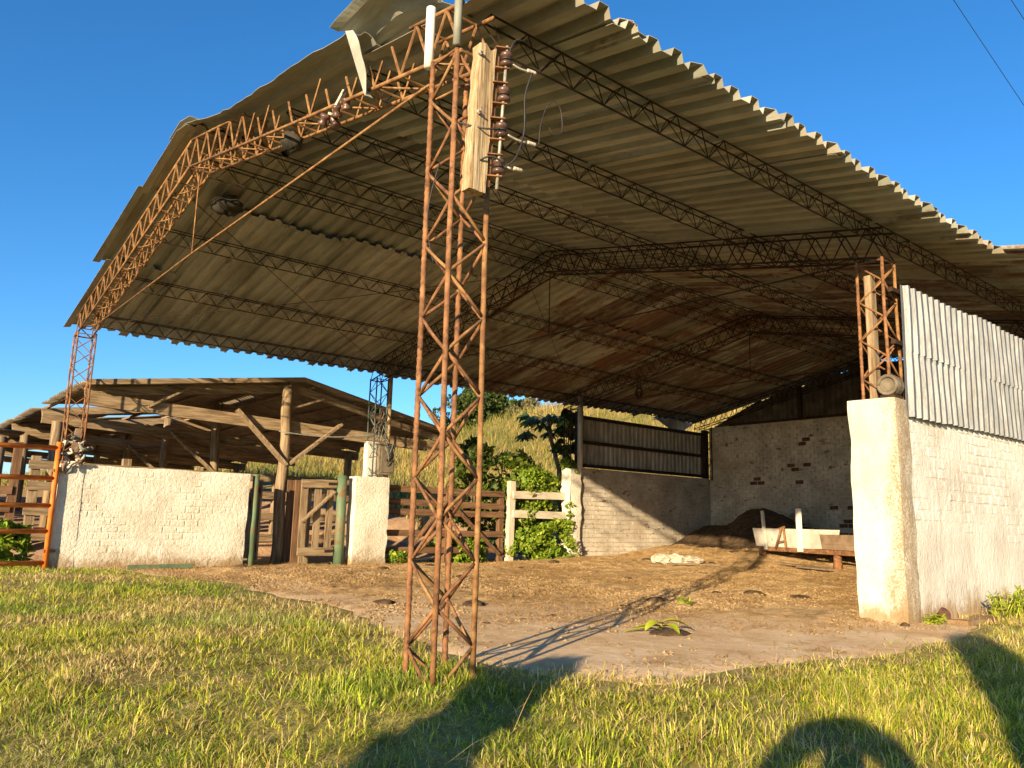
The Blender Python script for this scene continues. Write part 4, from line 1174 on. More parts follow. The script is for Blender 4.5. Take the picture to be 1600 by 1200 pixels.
# things standing on the near pier
wp = MB().bar((5.92, 0.04, 2.39), (5.90, 0.03, 3.86), 0.11, 0.08, (0, 1, 0)).build('wooden_prop', 'wood_z', None, at=(5.92, 0.04, 2.39))
tag(wp, 'pale wooden prop inside the lattice column on the white pier', 'prop')
mo = thing('old_motor', 'old round motor casing lying on the white pier behind the lattice', 'motor', (5.9, -0.17, 2.4))
MB().lathe((5.76, -0.17, 2.54), [(0.07, 0), (0.115, 0.01), (0.125, 0.05), (0.125, 0.16), (0.10, 0.18), (0.05, 0.19)], 18, (1, 0.1, 0)).build('casing', 'box_grey', mo)
MB().tube([(5.755, -0.17 + 0.10 * math.cos(t), 2.54 + 0.10 * math.sin(t)) for t in [k * PI / 9 for k in range(19)]], 0.022, 6).build('rim', 'box_grey', mo, True)
MB().box((5.76, -0.24, 2.385), (5.95, -0.08, 2.43)).build('foot', 'dark_steel', mo)

# ------------------------------------------------------------------ things on the floor
def fz(x, y, d=0.0): return floor_z(x, y) + d
ct = thing('feed_cart', 'rusty low cart bed with two white uprights and an iron stand', 'cart', (13.3, 5.4, fz(13.3, 5.4)))
c0, c1 = V(13.75, 6.85, 0), V(12.55, 3.7, 0)
dC = (c1 - c0).normalized(); nC = V(dC.y, -dC.x, 0)   # nC points away from the viewer
if nC.x < 0: nC = -nC
zC = 0.50
def cp(a, d, z): return c0 + dC * a + nC * d + V(0, 0, z)
LC = (c1 - c0).length
for d in (0.0, 0.85): MB().bar(cp(0.25, d, zC), cp(LC, d, zC), 0.06, 0.09).build('frame_rail', 'rust', ct)
for a in (0.28, 1.3, 2.3, LC - 0.1): MB().bar(cp(a, 0.035, zC - 0.01), cp(a, 0.815, zC - 0.01), 0.05, 0.06).build('cross_member', 'rust', ct)
MB().bar(cp(0.55, -0.05, zC - 0.02), cp(0.45, -0.05, zC + 0.86), 0.07, 0.05, nC).build('upright', 'enamel', ct)
MB().bar(cp(1.75, -0.06, zC - 0.02), cp(1.73, -0.06, zC + 0.90), 0.13, 0.05, nC).build('upright', 'white_pvc', ct)
for a in (0.95, 1.30): MB().tube([cp(a, -0.08, zC + 0.03), cp(1.22 + (a - 1.1) * 0.2, -0.10, zC + 0.48)], 0.025, 7).build('stand_leg', 'rust_yellow', ct, True)
MB().tube([cp(1.0, -0.09, zC + 0.16), cp(1.3, -0.09, zC + 0.2)], 0.014, 6).build('stand_bar', 'rust', ct)
MB().tube([cp(1.12, -0.1, zC + 0.46), cp(1.3, -0.1, zC + 0.50)], 0.022, 6).build('stand_bar', 'rust', ct)
for a in (0.3, 2.75):
    for d in (0.05, 0.8):
        g0 = cp(a, d, 0); gz = fz(g0.x, g0.y)
        MB().tube([cp(a, d, gz - 0.05), cp(a, d, zC - 0.03)], [0.10, 0.075], 10).build('leg', 'rust', ct, True)
def trough(name, label, a0, a1, d0, d1, z0, z1, m, flare=0.07):
    T = thing(name, label, 'trough', cp((a0 + a1) / 2, (d0 + d1) / 2, z0))
    def side(p, q, p2, q2): 
        mb = MB(); mb.quadbox([p, q, q + nC * 0.0, p + nC * 0.0, p2, q2, q2, p2]); return mb
    th = 0.025
    f = flare
    def panel(A, B, C, D, inn, nm):
        A, B, C, D = [Vector(q) for q in (A, B, C, D)]
        MB_ = MB(); MB_.quadbox([A, B, B + inn * th, A + inn * th, D, C, C + inn * th, D + inn * th]); MB_.build(nm, m, T)
    panel(cp(a0, d0, z0), cp(a1, d0, z0), cp(a1 + f, d0 - f * 0.6, z1), cp(a0 - f, d0 - f * 0.6, z1), nC, 'side_panel')
    panel(cp(a0, d1, z0), cp(a1, d1, z0), cp(a1 + f, d1 + f * 0.6, z1), cp(a0 - f, d1 + f * 0.6, z1), -nC, 'side_panel')
    panel(cp(a0, d0 + th, z0), cp(a0, d1 - th, z0), cp(a0 - f, d1 - th, z1 - 0.004), cp(a0 - f, d0 + th, z1 - 0.004), dC, 'end_panel')
    panel(cp(a1, d0 + th, z0), cp(a1, d1 - th, z0), cp(a1 + f, d1 - th, z1 - 0.004), cp(a1 + f, d0 + th, z1 - 0.004), -dC, 'end_panel')
    panel(cp(a0 + th, d0 + th, z0 + 0.004), cp(a1 - th, d0 + th, z0 + 0.004), cp(a1 - th, d1 - th, z0 + 0.004), cp(a0 + th, d1 - th, z0 + 0.004), V(0, 0, 1), 'bottom')
    MB().bar(cp(a0 - 0.01, d0 - 0.014, z0 + 0.12), cp(a1 + 0.01, d0 - 0.014, z0 + 0.12), 0.012, 0.02).build('seam', m, T)
trough('white_trough', 'grey-white sheet metal trough behind the cart uprights', 0.10, 2.05, 0.02, 0.65, zC + 0.05, zC + 0.46, 'enamel')
trough('brown_trough', 'long brown trough on the cart bed close to the white pier', 2.22, 3.38, 0.12, 0.72, zC + 0.05, zC + 0.36, 'trough_brown', 0.04)
for (a, d, L_, an) in ((1.6, -0.5, 1.5, 0.05), (2.4, -0.62, 1.1, -0.1)):
    p = cp(a, d, 0); q = cp(a + L_, d + an, 0)
    o = MB().bar(V(p.x, p.y, fz(p.x, p.y, 0.05)), V(q.x, q.y, fz(q.x, q.y, 0.05)), 0.16, 0.035).build('loose_board', 'wood_y', None, at=(p.x, p.y, fz(p.x, p.y)))
    tag(o, 'grey board on the dirt in front of the cart, ' + ('longer one further left' if L_ > 1.2 else 'shorter one beside the pier'), 'board', 'boards in front of the cart')
# plastic sack on the dirt
sc = V(11.3, 7.15, 0); sc.z = fz(sc.x, sc.y)
sack = MB()
sd_ = V(0.77, -0.64, 0); sn = V(0.64, 0.77, 0)
def sackfn(u, v_):
    t = 2 * PI * u; p = (v_ - 0.5) * 2
    r = (1 - abs(p) ** 3.2) ** 0.5
    k = 1 + 0.5 * (float(vnoise(p * 2.2 + 3, math.cos(t) * 1.4 + math.sin(t), 1.9, 4)) - 0.5) + 0.55 * (float(vnoise(p * 7, t * 2.0, 1.3, 8)) - 0.5)
    dip = 1 - 0.35 * math.exp(-((p - 0.25) / 0.12) ** 2) - 0.3 * math.exp(-((p + 0.35) / 0.10) ** 2)
    return sc + sd_ * (0.56 * p + 0.03 * math.sin(5 * t)) + sn * (0.27 * r * k * math.cos(t)) + V(0, 0, 0.075 + 0.12 * r * k * dip * math.sin(t) * (1 - 0.3 * p))
sack.grid(sackfn, 44, 44)
tag(sack.build('plastic_sack', 'sack', None, True, at=sc), 'crumpled white woven sack lying on the brown dirt', 'sack')
o = MB().bar(sc + V(-0.35, -0.05, 0.02) - sn * 0.3, sc + V(0.9, -0.75, 0.0) - sn * 0.25, 0.10, 0.03).build('floor_plank', 'wood_y', None, at=sc)
tag(o, 'thin plank lying beside the white sack', 'board')

# yellow-green fallen leaves on a clod
def leaf_blade(mb, base, d, L_, wd, droop=0.3, fold=0.25, n=8, lift=0.2):
    base = Vector(base); d = Vector(d).normalized()
    s_ = d.cross(V(0, 0, 1)).normalized()
    k = len(mb.v)
    for i in range(n + 1):
        t = i / n
        w_ = wd * math.sin(PI * min(1, 0.08 + 0.92 * t)) ** 0.7 * (1 if t < 1 else 0)
        c = base + d * (L_ * t) + V(0, 0, lift * t - droop * t * t)
        mb.v += [tuple(c - s_ * w_ + V(0, 0, fold * w_)), tuple(c), tuple(c + s_ * w_ + V(0, 0, fold * w_))]
    for i in range(n):
        a = k + i * 3
        mb.face((a, a + 1, a + 4, a + 3)); mb.face((a + 1, a + 2, a + 5, a + 4))
mat('bright_leaf', (0.28, 0.34, 0.02), (0.38, 0.42, 0.03), (0.46, 0.46, 0.05), scale=8, rough=0.5)
fl = thing('fallen_leaves', 'bright yellow-green broad leaves lying on a dark clod on the concrete', 'leaves', (2.85, 0.66, 0.02))
for d, L_, wd, bz in (((-0.55, 0.83, 0), 0.30, 0.055, 0.05), ((-0.8, 0.2, 0), 0.20, 0.07, 0.08), ((0.75, -0.65, 0), 0.24, 0.06, 0.10), ((0.1, -0.9, 0), 0.17, 0.06, 0.06), ((-0.75, 0.65, 0), 0.40, 0.03, 0.03)):
    mb = MB(); leaf_blade(mb, (2.86, 0.62, bz), d, L_, wd, 0.12, 0.3, 8, 0.07); o = mb.build('leaf', 'bright_leaf', fl, True)
def clod(name, label, c, s, m='dung', cat='clod', group=None, seed=1):
    mb = MB()
    def fn(u, v_):
        t = 2 * PI * u; p = PI / 2 * v_
        k = 1 + 0.7 * (float(vnoise(math.cos(t) * 1.7 + seed, math.sin(t) * 1.7 + v_ * 2, 2.1, seed)) - 0.5)
        return (c[0] + s[0] * k * math.sin(p) * math.cos(t), c[1] + s[1] * k * math.sin(p) * math.sin(t), c[2] + s[2] * math.cos(p) * (0.8 + 0.4 * float(vnoise(t, v_ * 3, 2.0, seed))) - 0.01)
    mb.grid(fn, 16, 6)
    return tag(mb.build(name, m, None, True, at=c), label, cat, group)
clod('dung_clod', 'dark flat clod under the fallen yellow-green leaves', (2.90, 0.58, 0.0), (0.21, 0.15, 0.05), seed=2)
clod('dung_clod', 'small brown lump at the foot of the white pier', (5.55, -0.30, 0.0), (0.05, 0.05, 0.045), seed=3)
clod('dung_clod', 'flat dark dung pat near the left of the white pier', (7.3, 1.9, fz(7.3, 1.9)), (0.22, 0.16, 0.04), seed=4)
clod('brick_rubble', 'broken reddish brick lump against the foot of the right-hand wall', (6.42, -0.33, 0.02), (0.09, 0.07, 0.13), 'bare_brick', 'rubble', seed=5)
R_ = random.Random(4)
for k in range(30):
    x = R_.uniform(1.8, 12.5); y = R_.uniform(1.6, 9.8)
    s_ = R_.uniform(0.04, 0.15)
    clod('dung_clod', 'dark dung clod scattered over the littered floor', (x, y, fz(x, y)), (s_, s_ * R_.uniform(0.6, 1.0), s_ * R_.uniform(0.25, 0.5)), group='clods scattered on the floor', seed=k + 10)
gp = MB().bar((0.9, 10.55, 0.045), (2.05, 10.62, 0.05), 0.07, 0.07).build('green_bar', 'green_pipe', None, at=(1.5, 10.6, 0.03))
tag(gp, 'green metal bar lying along the foot of the low roughcast wall', 'bar')
kb = rough_block((6.35, -0.60, -0.15), (7.15, -0.38, 0.035), 0.12, 0.03, 22).build('broken_kerb', 'soil', None, True, at=(6.8, -0.5, 0))
tag(kb, 'broken concrete edge lying in the grass by the right-hand wall', 'kerb')

# ------------------------------------------------------------------ vegetation
def blades(name, label, P, az, ln, lean, wd, col, parent=None, mtl='blades', curl=0.5, kind='stuff', cat='grass'):
    """P (N,3); every blade a folded strip of two segments"""
    N = len(P)
    d = np.stack([np.cos(az), np.sin(az), np.zeros(N)], -1)
    s_ = np.stack([-np.sin(az), np.cos(az), np.zeros(N)], -1)
    tw = rng.uniform(-1, 1, N)[:, None]
    s_ = s_ * np.cos(tw) + d * np.sin(tw)
    l1 = lean; l2 = np.clip(lean + curl * rng.uniform(0.3, 1.2, N), 0, 1.75)
    up_ = np.array([0, 0, 1.0])
    m1 = P + (d * np.sin(l1)[:, None] + up_ * np.cos(l1)[:, None]) * (ln * 0.55)[:, None]
    tp = m1 + (d * np.sin(l2)[:, None] + up_ * np.cos(l2)[:, None]) * (ln * 0.5)[:, None]
    w_ = wd[:, None] * s_
    v = np.stack([P - w_ * 0.5, P + w_ * 0.5, m1 + w_ * 0.45, m1 - w_ * 0.45, tp], 1).reshape(-1, 3)
    b = np.arange(N)[:, None] * 5
    q = b + np.array([[0, 1, 2, 3]]); t = b + np.array([[3, 2, 4]])
    cc = np.repeat(col[:, None, :], 5, 1)
    cc = cc.reshape(-1, 3)
    me = fast_mesh(name, v, [q, t], mtl, cc)
    o = link(name, me, None, parent)
    return o
def pick(cols, wts, n):
    c = np.array(cols)[rng.choice(len(cols), n, p=np.array(wts) / sum(wts))]
    return c * rng.uniform(0.75, 1.25, (n, 1))
GREEN = [(0.11, 0.18, 0.018), (0.25, 0.33, 0.028), (0.40, 0.44, 0.035), (0.52, 0.49, 0.06), (0.56, 0.44, 0.14), (0.64, 0.51, 0.22)]
def scatter(n, x0, x1, y0, y1): return rng.uniform(x0, x1, n), rng.uniform(y0, y1, n)
def in_view(x, y, m=0.72):
    fx, fy = math.cos(yaw), math.sin(yaw)
    f = (x - CAM.x) * fx + (y - CAM.y) * fy
    r_ = (x - CAM.x) * fy - (y - CAM.y) * fx
    return (f > 1.2) & (np.abs(r_) < m * f + 0.7), f
# the meadow in front: blades thin out with distance
gxs, gys = scatter(4600000, -6.5, 11.0, -5.0, 12.2)
ok, f = in_view(gxs, gys)
dens = np.clip(1.05 - 0.085 * f, 0.10, 1.0) * 0.92
pre = ok & (rng.random(len(gxs)) < dens)
gxs, gys, f = gxs[pre], gys[pre], f[pre]
ok = np.ones(len(gxs), bool); dens = np.ones(len(gxs))
sdv = slab_sdf(gxs, gys)
edge = sdv + 0.5 * (fbm(gxs, gys, 1.1, 14) - 0.5)
ok &= (edge < 0.02) | ((edge < 0.40) & (rng.random(len(gxs)) < 0.16 * (fbm(gxs, gys, 2.2, 19) > 0.5)))
ok &= ~((gys > -0.26) & (gxs > 5.7))
ok &= ~((gys > 11.0) & (gxs > -0.2))
patch = fbm(gxs, gys, 0.9, 6)
dens *= np.where(edge > -0.35, 0.45, 1.0)
dens *= 0.35 + 0.65 * sstep(0.33, 0.46, fbm(gxs, gys, 1.4, 58))
ok &= rng.random(len(gxs)) < dens
gxs, gys, f, patch, edge = gxs[ok], gys[ok], f[ok], patch[ok], edge[ok]
n = len(gxs)
print('meadow blades', n)
tall = sstep(0.50, 0.72, fbm(gxs, gys, 1.7, 41)) + 1.5 * np.exp(-(((gxs - 0.6) / 1.2) ** 2 + ((gys + 1.7) / 0.55) ** 2)) + 0.7 * np.exp(-(((gxs + 0.05) / 0.45) ** 2 + ((gys - 0.0) / 0.45) ** 2))
tall = tall + 1.3 * sstep(6.6, 7.4, gxs) * (gys > -1.6)
ln = rng.uniform(0.028, 0.066, n) * (1 + 0.45 * tall) * np.where(f > 6, 1.1, 1.0)
tc = 0.13
def hsh(a, b, k): 
    t = np.sin(a * 12.9898 + b * 78.233 + k * 37.7) * 43758.5453
    return t - np.floor(t)
ci, cj = np.floor(gxs / tc), np.floor(gys / tc)
tx = (ci + 0.15 + 0.7 * hsh(ci, cj, 1)) * tc; ty = (cj + 0.15 + 0.7 * hsh(ci, cj, 2)) * tc
tv = hsh(ci, cj, 3)
td = np.hypot(gxs - tx, gys - ty)
lean = np.clip(rng.normal(0.88, 0.42, n) + 3.0 * td - 0.25 * tall, 0.02, 1.56)
ln = ln * (0.65 + 0.6 * tv) * np.clip(1.2 - 3.0 * td, 0.6, 1.2)
azm = np.arctan2(gys - ty, gxs - tx) + rng.normal(0, 1.1, n)
flat = rng.random(n) < 0.30
azm = np.where(flat, rng.uniform(0, 2 * PI, n), azm); lean = np.where(flat, rng.uniform(1.2, 1.56, n), lean)
wd = rng.uniform(0.0024, 0.0056, n) * (1 + 0.10 * np.maximum(0, f - 3))
cl_ = pick(GREEN, (1.9, 3.2, 3.7, 3.0, 1.3, 0.8), n)
straw = pick([(0.56, 0.43, 0.18), (0.46, 0.34, 0.13), (0.64, 0.52, 0.26)], (1, 1, 1), n)
sm = (rng.random(n) < np.clip(sstep(0.48, 0.70, fbm(gxs, gys, 0.8, 77)) * 0.58 + 0.14 + 0.35 * (edge > -0.3), 0, 1))
cl_ = np.where(sm[:, None], straw, cl_)
gnoise = sstep(0.5, 0.66, fbm(gxs, gys, 0.6, 90))[:, None]
cl_ = cl_ * (0.85 + 0.52 * hsh(ci, cj, 5))[:, None]
cl_ = cl_ * (1 - 0.28 * gnoise * np.array([[1, 0.45, 1]]))
P = np.stack([gxs, gys, np.where(edge > -0.1, np.maximum(hgt(gxs, gys), -0.03), hgt(gxs, gys)) + 0.005], -1)
tag(blades('meadow_grass', '', P, azm, ln, lean, wd, cl_), 'short yellow-green grass with straw in the foreground', 'grass', kind='stuff')
# long dry stalks lying in the grass
m_ = 26000
sx_, sy_ = scatter(m_, -5, 8, -3.6, 9)
ok, f = in_view(sx_, sy_); ok &= slab_sdf(sx_, sy_) < -0.02; ok &= ~((sy_ > -0.3) & (sx_ > 5.6))
near = np.exp(-(((sx_ - 0.4) / 1.5) ** 2 + ((sy_ + 1.5) / 0.7) ** 2))
ok &= rng.random(m_) < 0.35 + 0.65 * near
sx_, sy_ = sx_[ok], sy_[ok]; m_ = len(sx_)
P = np.stack([sx_, sy_, hgt(sx_, sy_) + rng.uniform(0.02, 0.08, m_)], -1)
tag(blades('dry_stalks', '', P, rng.uniform(0, 2 * PI, m_), rng.uniform(0.06, 0.20, m_) * (1 + 1.3 * (rng.random(m_) < 0.12)), np.clip(rng.normal(1.25, 0.25, m_), 0.2, 1.55), rng.uniform(0.0022, 0.0042, m_),
    pick([(0.52, 0.40, 0.19), (0.44, 0.31, 0.13), (0.60, 0.49, 0.27)], (1, 1, 1), m_), curl=0.2), 'long dry straw stalks lying through the green grass', 'straw', kind='stuff')
# loose straw on the floor
m_ = 150000
sx_, sy_ = scatter(m_, 0.6, 15, -1.2, 11)
ok = (slab_sdf(sx_, sy_) > 0.0) & (rng.random(m_) < np.clip(sstep(0.40, 0.66, fbm(sx_, sy_, 1.0, 50)) * (0.38 + 0.62 * sstep(0, 3, sx_ * 0.55 + sy_ * 0.84 - 1.2)) + 0.6 * (slab_sdf(sx_, sy_) < 0.5) * sstep(0.4, 0.6, fbm(sx_, sy_, 1.5, 52)), 0, 1))
sx_, sy_ = sx_[ok], sy_[ok]; m_ = len(sx_)
P = np.stack([sx_, sy_, np.maximum(0.002, litter_h(sx_, sy_)) + 0.004], -1)
tag(blades('floor_straw', '', P, rng.uniform(0, 2 * PI, m_), rng.uniform(0.03, 0.11, m_), np.clip(rng.normal(1.3, 0.2, m_), 0.7, 1.56), rng.uniform(0.003, 0.007, m_),
    pick([(0.54, 0.36, 0.15), (0.46, 0.29, 0.11), (0.30, 0.18, 0.07), (0.60, 0.44, 0.21)], (2, 2, 2, 1), m_), curl=0.1), 'bits of straw strewn over the shed floor', 'straw', kind='stuff')
# crumbs of dung: tiny lumps
m_ = 75000
sx_, sy_ = scatter(m_, 0.8, 15, -0.6, 11)
ok = (slab_sdf(sx_, sy_) > 0.1) & (rng.random(m_) < sstep(0.42, 0.62, fbm(sx_, sy_, 0.9, 61)) * (0.12 + 0.88 * sstep(0, 3, sx_ * 0.55 + sy_ * 0.84 - 1.6)))
sx_, sy_ = sx_[ok], sy_[ok]; m_ = len(sx_)
r_ = rng.uniform(0.008, 0.030, m_)[:, None]
C = np.stack([sx_, sy_, np.maximum(0.0, litter_h(sx_, sy_))], -1)
octv = np.array([(1, 0, 0), (0, 1, 0), (-1, 0, 0), (0, -1, 0), (0, 0, 0.8)])
vv = (C[:, None, :] + octv[None] * r_[:, None, :] * rng.uniform(0.6, 1.3, (m_, 5, 1))).reshape(-1, 3)
b = np.arange(m_)[:, None] * 5
tri = np.concatenate([b + np.array([[0, 1, 4]]), b + np.array([[1, 2, 4]]), b + np.array([[2, 3, 4]]), b + np.array([[3, 0, 4]])])
tag(link('dung_crumbs', fast_mesh('dung_crumbs', vv, [tri], 'litter'), None), 'loose crumbs of dry manure over the floor', 'manure', kind='stuff')

# tall dry grass on the hillside
m_ = 150000
hx = rng.uniform(-8, 62, m_); hy = rng.uniform(13.2, 58, m_)
q = np.hypot(np.maximum(0, hy - 13.6), np.maximum(0, hx - 20.5))
ok, f = in_view(hx, hy, 0.70)
ok &= (q > 0.9) & (rng.random(m_) < np.clip(1.15 - 0.012 * f, 0.25, 1)) & ~((hx < 9.2) & (hy < 37.5))
hx, hy, f = hx[ok], hy[ok], f[ok]; m_ = len(hx)
print('hill blades', m_)
P = np.stack([hx, hy, hgt(hx, hy) - 0.05], -1)
hn = sstep(0.42, 0.62, fbm(hx, hy, 0.22, 33))
c1_ = pick([(0.42, 0.33, 0.10), (0.34, 0.28, 0.075), (0.50, 0.38, 0.15)], (2, 2, 1), m_); c2_ = pick([(0.13, 0.17, 0.03), (0.20, 0.22, 0.04), (0.28, 0.26, 0.06)], (1, 2, 2), m_)
cc = np.where((rng.random(m_) < hn * 0.8)[:, None], c2_, c1_)
tag(blades('hill_grass', '', P, rng.uniform(0, 2 * PI, m_), rng.uniform(0.35, 0.85, m_), np.abs(rng.normal(0.28, 0.2, m_)), rng.uniform(0.02, 0.045, m_), cc, curl=0.6), 'tall dry yellow grass covering the hillside', 'grass', kind='stuff')

def leaf_cloud(C, nrm_bias, size, cols, wts, aspect=0.55):
    """C (N,3) leaf centres; two triangles and a fold each"""
    N = len(C)
    a = rng.normal(size=(N, 3)); a /= np.linalg.norm(a, axis=1)[:, None]
    b = rng.normal(size=(N, 3)) + np.array(nrm_bias); b = np.cross(a, b); b /= np.linalg.norm(b, axis=1)[:, None]
    L_ = (size * np.exp(rng.normal(0, 0.38, N)))[:, None]; Wd = L_ * aspect
    v = np.stack([C - a * L_ * 0.5, C + b * Wd * 0.5 - a * L_ * 0.05, C + a * L_ * 0.5, C - b * Wd * 0.5 - a * L_ * 0.05], 1).reshape(-1, 3)
    k = np.arange(N)[:, None] * 4
    f_ = k + np.array([[0, 1, 2, 3]])
    cc = np.repeat(pick(cols, wts, N)[:, None, :], 4, 1).reshape(-1, 3)
    return v, f_, cc
def foliage(name, C, size, cols, wts, parent, aspect=0.55, bias=(0, 0, 0.6)):
    v, f_, cc = leaf_cloud(C, bias, size, cols, wts, aspect)
    v = v - np.array(WL[parent] if parent is not None else (0, 0, 0))
    o = link(name, fast_mesh(name, v, [f_], 'leaves', cc), None, parent)
    WL[o] = WL[parent].copy() if parent is not None else Vector((0, 0, 0))
    return o
def clumps(centres, radii, per, shell=0.55):
    out = []
    for c, r in zip(centres, radii):
        n_ = int(per * (r / np.mean(radii)) ** 2)
        d = rng.normal(size=(n_, 3)); d /= np.linalg.norm(d, axis=1)[:, None]
        out.append(np.array(c) + d * (r * rng.uniform(shell, 1.05, n_) ** 0.7)[:, None] * np.array([1, 1, 0.8]))
    return np.concatenate(out)
TG = [(0.03, 0.055, 0.012), (0.05, 0.085, 0.018), (0.075, 0.115, 0.025), (0.12, 0.14, 0.035)]
def tree(name, label, loc, trunk_h, crown_c, crown_r, nclump, per, size, cols=TG, wts=(1, 2, 2, 1), group=None):
    T = thing(name, label, 'tree', loc, group)
    lo = Vector(loc); cc = Vector(crown_c)
    MB().tube([lo + V(0, 0, -0.2), lo.lerp(cc, 0.4) + V(0.1, 0.05, 0), cc], [0.05 * crown_r[0] + 0.06, 0.045 * crown_r[0] + 0.03, 0.03], 8).build('trunk', 'bark', T, True)
    cs, rs = [], []
    for k in range(nclump):
        d = rng.normal(size=3); d /= np.linalg.norm(d)
        r = rng.uniform(0.35, 0.95)
        cs.append(np.array(cc) + d * np.array(crown_r) * r); rs.append(np.mean(crown_r) * rng.uniform(0.22, 0.40))
        if k < 9: MB().tube([lo.lerp(cc, 0.45), lo.lerp(cc, 0.7).lerp(Vector(cs[-1]), 0.5), Vector(cs[-1])], [0.03 * crown_r[0] + 0.01, 0.02, 0.008], 5).build('branch', 'bark', T, True)
    foliage('crown', clumps(cs, rs, per), size, cols, wts, T)
    return T
def hz(x, y): return float(hgt(np.array(x), np.array(y)))
tree('leafy_tree', 'round dark green tree on the hilltop behind the near lattice column', (33.5, 43.8, hz(33.5, 43.8)), 2, (33.7, 43.9, hz(33.5, 43.8) + 2.9), (3.4, 3.4, 2.2), 46, 330, 0.24)
tree('hill_bush', 'greyish-green bush to the right of the dark hilltop tree', (36.5, 41.0, hz(36.5, 41.0)), 1, (36.5, 41.0, hz(36.5, 41.0) + 1.3), (1.8, 1.8, 1.2), 22, 220, 0.18, [(0.13, 0.14, 0.06), (0.19, 0.18, 0.085), (0.24, 0.21, 0.10)], (1, 1, 1))
tree('hill_bush', 'low bush on the ridge showing between the roofs', (12.5, 42.0, hz(12.5, 42)), 1, (12.5, 42.0, hz(12.5, 42) + 1.2), (1.8, 1.8, 1.0), 18, 200, 0.17)

# vine over the white fence
VG = [(0.11, 0.20, 0.018), (0.17, 0.28, 0.025), (0.25, 0.35, 0.03), (0.34, 0.40, 0.05)]
vn = thing('climbing_vine', 'bright green leafy vine spilling over the white rails to the ground', 'vine', (10.9, 11.4, 0))
cs = []; rs = []
for k in range(120):
    t = rng.random(); z = rng.uniform(0.0, 2.25)
    xw = 10.9 + (z - 1) * 0.12
    x = xw + rng.normal(0, 0.42 if z < 1.7 else 0.33)
    x = min(max(x, 9.95 if z < 0.45 else 10.25), 11.9)
    x = max(x, 10.6) if z > 0.9 else x
    cs.append((x, (11.22 if z < 0.95 else 11.48) + rng.uniform(-0.18, 0.32) - (0.25 if z < 0.5 else 0), z)); rs.append(rng.uniform(0.12, 0.27))
foliage('leaves', clumps(cs, rs, 110, 0.3), 0.075, VG, (1, 2, 2, 1), vn, 0.75)
for k in range(5): 
    x = 10.5 + 0.28 * k
    MB().tube([(x, 11.4, -0.05), (x + 0.1, 11.35, 0.8), (x - 0.05, 11.45, 1.5), (x + 0.1, 11.4, 2.1)], 0.012, 5).build('stem', 'bark', vn, True)
cv = thing('pier_creeper', 'yellow-green creeper crawling over the top of the crumbling end pier', 'vine', (11.9, 11.2, 2.4))
cs = [(11.78 + rng.uniform(-0.1, 0.45), 11.05 + rng.uniform(0, 0.3), 2.42 + rng.uniform(-0.12, 0.22)) for _ in range(16)] + [(11.70, 11.0, z) for z in (0.6, 0.8, 1.0, 1.2, 1.45)]
foliage('leaves', clumps(cs, [0.10] * len(cs), 45, 0.2), 0.07, VG, (1, 2, 2, 2), cv, 0.75)
MB().tube([(11.72, 11.0, 0.5), (11.70, 10.98, 1.6), (11.8, 11.05, 2.45)], 0.008, 5).build('stem', 'bark', cv, True)
# tall leafy shrub to the left of the vine, behind the board gate
DG = [(0.05, 0.085, 0.015), (0.08, 0.125, 0.022), (0.12, 0.17, 0.03), (0.19, 0.22, 0.05)]
def shrub(name, label, c, hh, rr, n_, size, cols=DG, wts=(2, 2, 2, 1), cat='shrub', droop=False, asp=0.4):
    T = thing(name, label, cat, c)
    cs = []
    for k in range(n_):
        t = rng.random() ** 0.8
        a = rng.uniform(0, 2 * PI); r = rr * (0.35 + 0.65 * math.sin(PI * (0.15 + 0.8 * t))) * rng.uniform(0.3, 1)
        e = V(c[0] + r * math.cos(a), c[1] + r * math.sin(a), c[2] + hh * t)
        cs.append(tuple(e))
        if k < 14: MB().tube([V(*c) + V(0, 0, -0.05), V(c[0], c[1], c[2] + hh * t * 0.55).lerp(e, 0.35), e], [0.016, 0.011, 0.005], 5).build('stem', 'bark', T, True)
    foliage('leaves', clumps(cs, [rr * 0.28] * n_, 60, 0.2), size, cols, wts, T, asp)
    return T
shrub('tall_shrub', 'tall dark-leaved shrub right behind the near column above the board gate', (9.45, 12.2, 0.0), 3.0, 0.62, 75, 0.15)
shrub('leafy_shrub', 'leafy shrub between the tall dark shrub and the papaya tree', (10.75, 12.15, 0.0), 2.75, 0.95, 95, 0.12, [(0.09, 0.15, 0.02), (0.17, 0.24, 0.03), (0.28, 0.32, 0.05)], (1, 2, 1))
shrub('weed_clump', 'green weeds behind the orange gate at the left edge', (-0.75, 12.2, -0.02), 0.75, 0.55, 34, 0.11, VG, (1, 2, 1, 1), 'weeds', asp=0.6)
shrub('weed_clump', 'low weeds at the foot of the board gate', (8.7, 11.75, 0.0), 0.5, 0.8, 34, 0.10, VG, (2, 2, 1, 1), 'weeds', asp=0.6)
shrub('weed_clump', 'small tuft of weeds at the foot of the broad white pier', (6.55, 11.1, 0.0), 0.25, 0.3, 12, 0.07, VG, (2, 2, 1, 1), 'weeds', asp=0.6)
